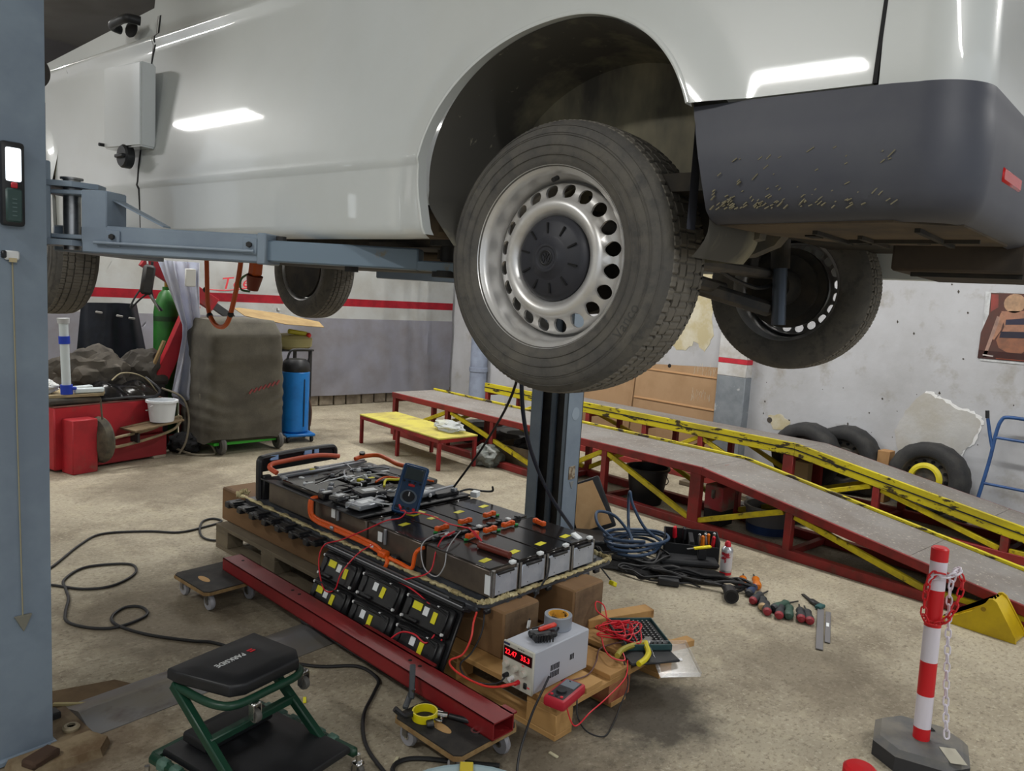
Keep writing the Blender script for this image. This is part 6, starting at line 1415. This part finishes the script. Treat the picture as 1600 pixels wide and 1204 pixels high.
bucket('bucket', 'small white plastic bucket on the shelf of the red machine', tmw(.86, -.08, .345), .095, .118, .18, mat('bucket_white', (214, 218, 222), .45), rz=R(130), mh=mat('handle_white', (196, 196, 196), .5))
# things piled on the machine
tr = thing('plastic_tray', 'dark grey plastic panel lying on the red machine behind the pipe', 'panel', tmw(.22, .28, .526), R(14)); B().box((0, 0, .03), (.42, .42, .06), bev=.02).build('panel', mat('tray_dark', (58, 56, 52), .7, c2=(84, 76, 64), scale=6), tr)
bd2 = thing('wooden_board', 'thin dusty board lying on the dark panel on the red machine', 'board', tmw(.24, .26, .588), R(10)); B().prism([(-.24, -.17), (.20, -.20), (.28, -.05), (.14, .20), (-.24, .20)], 0, .02).build('board', mat('board_dusty', (164, 148, 116), .85, c2=(130, 116, 88), scale=6), bd2)
pv = thing('plastic_pipe', 'white plastic pipe standing upright with bright blue collars', 'pipe', tmw(.17, .13, .610), 0, None, rot=(0, R(-2), 0))
M_pvc = mat('pvc_white', (206, 216, 220), .35); M_pblue = mat('collar_blue', (30, 62, 180), .4)
B().cyl((0, 0, .02), (0, 0, .56), .033, seg=20).build('tube', M_pvc, pv); B().cyl((0, 0, .40), (0, 0, .46), .040, seg=20).build('collar', M_pblue, pv); B().cyl((0, 0, .0), (0, 0, .075), .044, seg=20).build('collar', M_pblue, pv); B().box((.04, -.02, .045), (.05, .03, .025), bev=.005).build('clamp_ear', M_pblue, pv); B().cyl((0, 0, .56), (0, 0, .60), .042, .045, seg=20).build('funnel', mat('funnel_grey', (180, 182, 184), .5), pv)
for k, (x, y, rz, ln, lb) in enumerate(((.33, .10, -12, .22, 'short white plastic tube lying next to the blue collar'), (.36, .24, 8, .16, 'white plastic block lying at the back of the dusty board'))):
    t = thing('pipe_piece', lb, 'pipe piece', tmw(x, y, .610), R(17 + rz)); B().box((0, 0, .022), (ln, .05, .04), bev=.008).build('tube', M_pvc, t); B().box((ln / 2 - .004, 0, .022), (.012, .036, .026)).build('end', mat('pipe_end', (130, 122, 110), .7), t)
crumple('paper_heap', 'crumpled white paper on the board beside the upright pipe', 'paper', tmw(.06, .28, .610), .10, .10, .06, mat('paper_white', (206, 208, 206), .8), 17)
hl = thing('plastic_housing', 'glossy black plastic car housing lying on the red machine', 'car part', tmw(.68, .26, .528), R(10))
M_glossb = mat('gloss_black', (30, 30, 34), .18, c2=(50, 46, 42), scale=6)
B().grid(lambda u, v: Vector((-.28 + .56 * u, -.20 + .40 * v, .012 + .17 * (math.sin(PI * u) ** .6) * (math.sin(PI * v) ** .7) * (.75 + .25 * math.sin(9 * u)) + .012 * math.sin(20 * u + 8 * v))), 28, 18, .006).build('shell', M_glossb, hl)
B().tube([(-.30, -.15, .03), (-.2, -.22, .02), (0, -.24, .03), (.2, -.22, .02), (.30, -.12, .06), (.26, .05, .15)], .012, 8).build('lip', M_black, hl)
B().tube([(-.10, -.10, .16), (.0, -.05, .21), (.12, -.06, .20), (.24, -.04, .13), (.33, -.08, -.02)], .006, 6).build('lead', mat('lead_beige', (150, 140, 112), .6), hl)
# wheel arch liner leaning behind
bl = thing('bumper_cover', 'dark blue-black plastic bumper cover leaning against the back wall tarpaulin', 'car part', (2.0, 7.75, .0), R(8))
M_navyp = mat('navy_plastic', (44, 48, 58), .35, c2=(34, 36, 42), scale=5)
B().grid(lambda u, v: Vector(((-.36 + .72 * u) * (1 - .30 * v), -.02 - .14 * math.sin(PI * u) * (.6 + .4 * v) + .10 * v + .02 * math.sin(14 * u), .55 + .76 * v - .06 * (u - .5) ** 2)), 26, 16, .008).build('skin', M_navyp, bl)
B().box((0, .06, .28), (.5, .2, .56), bev=.02).build('support', M_dark, bl)
for (u, z) in ((-.16, 1.22), (.02, 1.19), (.13, 1.17)): B().box((u, -.075, z), (.06, .012, .02), (0, R(8), 0), bev=.004).build('slot', mat('slot_pale', (150, 148, 144), .6), bl)
B().tube([(-.34, -.06, .70), (-.1, -.19, .78), (.15, -.19, .76), (.32, -.08, .70)], .02, 8).build('ridge', M_navyp, bl)
for k, (x, y, sx, sy, sz, sd, lb) in enumerate(((1.72, 7.35, .30, .16, .21, 22, 'dusty grey sack propped behind the red machine'), (2.15, 7.38, .22, .14, .20, 25, 'dusty crumpled black sheet beside the grey sack'))):
    t = crumple('dusty_sack', lb, 'sack', (x, y, .53), sx, sy, sz, mat('sack_dust%d' % k, ((96, 90, 82), (74, 70, 64))[k], .9, c2=(62, 58, 54), scale=5), sd)
    B().box((0, .05, -.27), (.4, .2, .52)).build('crate', M_dark, t)
# gas bottle
gb = thing('gas_cylinder', 'tall green gas cylinder standing behind the white plastic sheet', 'gas cylinder', (2.41, 7.58, 0))
M_gas = mat('gas_green', (38, 108, 36), .45, c2=(32, 88, 32), scale=4)
B().lathe([(0, 0), (.105, 0), (.112, .02), (.112, 1.24), (.10, 1.33), (.065, 1.42), (.035, 1.45), (.035, 1.48), (0, 1.48)], 32, caps=False).build('bottle', M_gas, gb)
B().lathe([(.1125, 1.16), (.1128, 1.165), (.1128, 1.20), (.1125, 1.205)], 32, caps=False).build('band', mat('band_dark', (30, 60, 30), .5), gb)
B().cyl((0, 0, 1.48), (0, 0, 1.58), .018, seg=12).build('valve', mat('brass', (150, 120, 60), .4, .8), gb); B().cyl((0, 0, 1.56), (0, 0, 1.58), .035, seg=16).build('hand_wheel', M_black, gb)
# engine hoist
eh = thing('engine_hoist', 'red workshop crane with a sloping boom behind the covered cart', 'engine hoist', (0, 0, 0))
B().bar((2.16, 7.42, 1.72), (2.80, 7.42, 1.33), .08, .13, bev=.004).build('boom', M_mach, eh); B().bar((2.74, 7.42, 1.365), (2.98, 7.42, 1.205), .05, .07, bev=.003).build('boom_extension', mat('boom_grey', (74, 74, 76), .5), eh)
B().bar((2.26, 7.30, .62), (2.58, 7.36, 1.34), .07, .13, bev=.004).build('strut', M_mach, eh); B().box((2.235, 7.26, .86), (.025, .04, .30), (0, R(22), 0), bev=.004).build('strut_strap', mat('strap_brown', (136, 112, 76), .8), eh)
B().bar((2.56, 7.46, .05), (2.56, 7.46, 1.48), .10, .10, bev=.004).build('mast', M_mach, eh); B().bar((1.6, 7.42, .05), (3.0, 7.42, .05), .09, .09, bev=.004).build('leg', M_mach, eh); B().bar((2.26, 7.30, .05), (2.26, 7.30, .64), .06, .08).build('strut_foot', M_dark, eh)
B().tube([(2.2, 7.3, 1.70), (2.18, 7.28, 1.5), (2.20, 7.26, 1.36), (2.27, 7.25, 1.27)], .012, 8).build('hook_strap', M_black, eh)
ac = thing('hung_tool', 'black air tool and hoses hanging beside the gas cylinder', 'air tool', (2.12, 7.16, 1.27)); B().box((0, 0, .27), (.10, .06, .26), (0, R(8), 0), bev=.02).build('body', M_dark, ac); B().tube([(.0, 0, .15), (-.06, 0, .10), (-.14, 0, .02), (-.10, 0, .12), (-.02, 0, .24)], .008, 6).build('hose', M_black, ac); B().cyl((.02, 0, .14), (.10, 0, .0), .014, .006, seg=10).build('nozzle', M_steel, ac); B().tube([(0, 0, .40), (.02, .1, .46), (.05, .24, .44)], .008, 6).build('hook', M_steel, ac)
# clear sheet hanging from the boom
pb_ = thing('plastic_sheet', 'long translucent white plastic sheet hanging from the red crane boom', 'plastic sheet', (0, 0, 0))
def sheet(u, v):
    z = 1.72 - 1.36 * v
    xl = 2.21 + .20 * min(1, v / .42) * (1 if v < .42 else 1) - (.10 * max(0, (v - .5) / .5)); xr = 2.58 + .04 * v
    if v > .9: xl += (v - .9) * 1.8
    x = xl + (xr - xl) * u
    return Vector((x, 7.20 - .05 * math.sin(u * 9 + v * 2) - .03 * math.sin(u * 23 + v * 5) - .10 * v * (1 - abs(2 * u - 1)), z))
B().grid(sheet, 44, 36, .002).build('film', mat('film_white', (226, 229, 238), .3, c2=(206, 211, 226), scale=3), pb_)
B().box((2.47, 7.12, 1.58), (.10, .02, .16), (0, 0, R(8)), bev=.006).build('paper_label', mat('paper_grey', (206, 206, 202), .7), pb_)
# covered cart
ca = thing('covered_cart', 'workshop machine on wheels hidden under a grey-brown fabric cover', 'covered cart', (2.86, 7.08, 0), R(5))
M_cov = mat('cover_fabric', (92, 88, 78), .9, c2=(78, 74, 66), scale=4, bump=.2, bscale=120)
rs = []
def cover_pt(a, v):
    z = .13 + 1.09 * v; hw = .39 - .035 * v; hd = .31 - .02 * v
    if v > .88: hw -= (v - .88) * .30; hd -= (v - .88) * .7
    c_, s_ = math.cos(a), math.sin(a)
    x = hw * abs(c_) ** .22 * (1 if c_ > 0 else -1); y = hd * abs(s_) ** .22 * (1 if s_ > 0 else -1)
    u = x / hw; w_ = 0
    for (v0, sag, amp, wd) in ((.16, .05, .035, .03), (.24, .08, .04, .028), (.34, .11, .045, .03), (.46, .13, .035, .035), (.60, -.12, .03, .05), (.74, .06, .02, .03)):
        w_ += amp * math.exp(-((v - v0 + sag * (1 - u * u) - .05 * u) / wd) ** 2)
    w_ += .05 * (noise.noise(Vector((x * 4, y * 4, z * 2.2))))
    f_ = 1 + w_ * (1 if v < .85 else max(0, (1 - v) / .15))
    return Vector((x * (1 + .5 * (f_ - 1)), y * f_, z + (.025 * math.sin(a * 3 + 1) if v == 0 else 0)))
for k in range(49): rs.append([cover_pt(2 * PI * (j + .5) / 96, k / 48) for j in range(96)])
rs.append([Vector((q.x * .6, q.y * .6, 1.235)) for q in rs[-1]])
B().rings(rs).build('cover', M_cov, ca, smooth=60)
M_faded = mat('print_faded', (132, 66, 66), .9)
for k in range(7): B().bar((-.02 + .045 * k, -.345, .56 + .012 * k), (.012 + .045 * k, -.345, .60 + .012 * k), .012, .016, up=(1, 0, 0)).build('print_mark', M_faded, ca)
B().box((0, -.02, .10), (.62, .5, .03), bev=.004).build('trolley_frame', mat('trolley_green', (56, 170, 50), .5), ca)
B().box((0, .02, .13), (.60, .48, .04)).build('trolley_deck', M_dark, ca)
for (x, y) in ((-.24, -.26), (.33, -.26), (-.24, .25), (.33, .25)): B().lathe([(.02, -.022), (.075, -.022), (.085, 0), (.075, .022), (.02, .022)], 24, o=(x, y, .085), axis='X', caps=False, closed=True).build('wheel', mat('wheel_grey', (96, 94, 92), .7), ca)
for x in (-.24, .33): B().cyl((x - .024, -.26, .085), (x + .024, -.26, .085), .03, seg=14).build('wheel_hub', M_dark, ca)
# stand with bowl and cardboard behind the cart
sn = thing('metal_stand', 'dark metal stand behind the blue drainer', 'stand', (3.66, 7.72, 0)); B().box((0, 0, .88), (.5, .42, .02), bev=.004).build('top', M_dark, sn)
for sx in (-1, 1):
    for sy in (-1, 1): B().box((sx * .22, sy * .18, .435), (.03, .03, .87)).build('leg', M_dark, sn)
bw = thing('plastic_bowl', 'olive coloured plastic bowl with a red knob under the cardboard sheet', 'bowl', (3.70, 7.66, .892)); M_bowl = mat('bowl_olive', (146, 138, 92), .6)
B().lathe([(0, 0), (.19, 0), (.23, .03), (.235, .11), (.20, .14), (.05, .16), (0, .16)], 32, caps=False).build('bowl', M_bowl, bw); B().box((.03, -.12, .175), (.22, .05, .05), (0, R(8), 0), bev=.012).build('grip', mat('grip_yellow', (190, 180, 50), .5), bw); B().sphere((.14, -.15, .15), .028, 12).build('knob', mat('knob_red', (206, 52, 50), .4), bw)
cs_ = thing('cardboard_sheet', 'flat sheet of brown cardboard laid over the cart and bowl', 'cardboard', (3.50, 7.45, 1.20), 0, None, rot=(R(11), R(5), R(2))); B().prism([(-.38, .30), (-.30, .36), (.1, .32), (.50, .12), (.42, -.14), (-.05, -.20), (-.40, -.02)], 0, .006).build('sheet', mat('cardboard_olive', (150, 126, 84), .85, c2=(132, 108, 70), scale=5), cs_)
# blue oil drainer
bd3 = thing('oil_drainer', 'bright blue upright oil drainer on castors with a black top and handle', 'oil drainer', (3.52, 7.14, 0), R(-8))
M_blue = mat('drainer_blue', (26, 124, 206), .4, c2=(22, 108, 184), scale=4)
B().lathe([(0, .09), (.12, .09), (.138, .11), (.14, .70), (.12, .72), (0, .72)], 32, caps=False).build('tank', M_blue, bd3)
B().lathe([(0, .70), (.13, .70), (.142, .73), (.135, .79), (.10, .83), (0, .84)], 28, caps=False).build('black_top', M_black, bd3)
B().tube([(-.10, -.02, .80), (-.07, -.02, .90), (-.02, -.02, .925), (.13, -.02, .925), (.145, -.02, .90), (.12, -.02, .81)], .012, 8).build('handle', M_black, bd3)
B().tube([(.05, -.128, .64), (.05, -.134, .4), (.05, -.128, .16)], .008, 6).build('sight_tube', mat('sight_dark', (24, 60, 96), .4), bd3)
B().box((.02, -.02, .075), (.30, .28, .03), bev=.01).build('base', M_blue, bd3)
for (x, y) in ((-.10, -.12), (.14, -.12), (.14, .10), (-.10, .10)): B().lathe([(.008, -.011), (.028, -.011), (.031, 0), (.028, .011), (.008, .011)], 18, o=(x, y, .032), axis='X', caps=False, closed=True).build('castor', M_rubber, bd3)
B().tube([(.125, -.05, .45), (.15, -.06, .3), (.14, -.06, .15)], .010, 6).build('drain_hose', mat('hose_brown', (96, 70, 56), .6), bd3)
B().tube([(-.12, 0, .74), (-.17, .02, .82), (-.20, .03, .87)], .010, 6).build('suction_pipe', M_black, bd3)
# cables on the floor by the cart, and the cable hanging under the van
cable('floor_hose', 'grey-beige hose lying between the red machine and the covered cart', 'hose', [(2.32, 6.98, .05), (2.42, 6.86, .012), (2.52, 6.80, .012), (2.60, 6.82, .02), (2.57, 6.88, .12), (2.52, 6.92, .32), (2.50, 6.92, .55)], .011, mat('hose_beige', (124, 116, 100), .7))
cable('floor_hose', 'beige hose drooping from the red machine past the white bucket', 'hose', [tuple(tmw(.98, .1, .60)), tuple(tmw(1.10, -.02, .52)), tuple(tmw(1.14, -.06, .34)), tuple(tmw(1.10, -.08, .14)), tuple(tmw(1.06, -.04, .02))], .009, mat('hose_beige', (124, 116, 100), .7))
crumple('dark_rags', 'dark heap of rags on the floor between the red machine and the cart', 'rags', (2.42, 7.08, 0), .13, .16, .09, mat('rags_dark', (34, 34, 36), .9), 33)
V_ = lambda x, y, z: tuple(fromv(x, y, z))
hv = cable('high_voltage_cable', 'orange high-voltage cable hanging in a loop below the van floor', 'cable', [V_(.9, 3.20, 1.83), V_(.9, 3.19, 1.66), V_(.9, 3.17, 1.42), V_(.9, 3.11, 1.335), V_(.9, 3.03, 1.31), V_(.9, 2.96, 1.335), V_(.9, 2.91, 1.42), V_(.9, 2.84, 1.62), V_(.9, 2.80, 1.83)], .014, mat('orange_hv', (206, 96, 44), .45))
for (x, y, z) in ((.9, 3.195, 1.52), (.9, 3.15, 1.37), (.9, 2.92, 1.39)): B().sphere(V_(x, y, z), .019, 10).build('clip', M_black, hv)
mo_ = thing('hanging_connector', 'orange high-voltage connector with green wires dangling below the van', 'connector', V_(.9, 2.68, 1.56), VY)
B().bar((0, -.03, .25), (0, .0, .06), .06, .06, bev=.01).build('sleeve', mat('orange_hv', (206, 96, 44), .45), mo_); B().cyl((0, .0, .06), (0, .02, -.02), .045, .03, seg=18).build('plug', mat('plug_brown', (120, 54, 34), .5), mo_); B().tube([(0, .02, .08), (-.02, .10, .04), (-.01, .12, -.02), (0, .05, -.03)], .006, 6).build('wire', mat('wire_green', (70, 110, 70), .5), mo_)
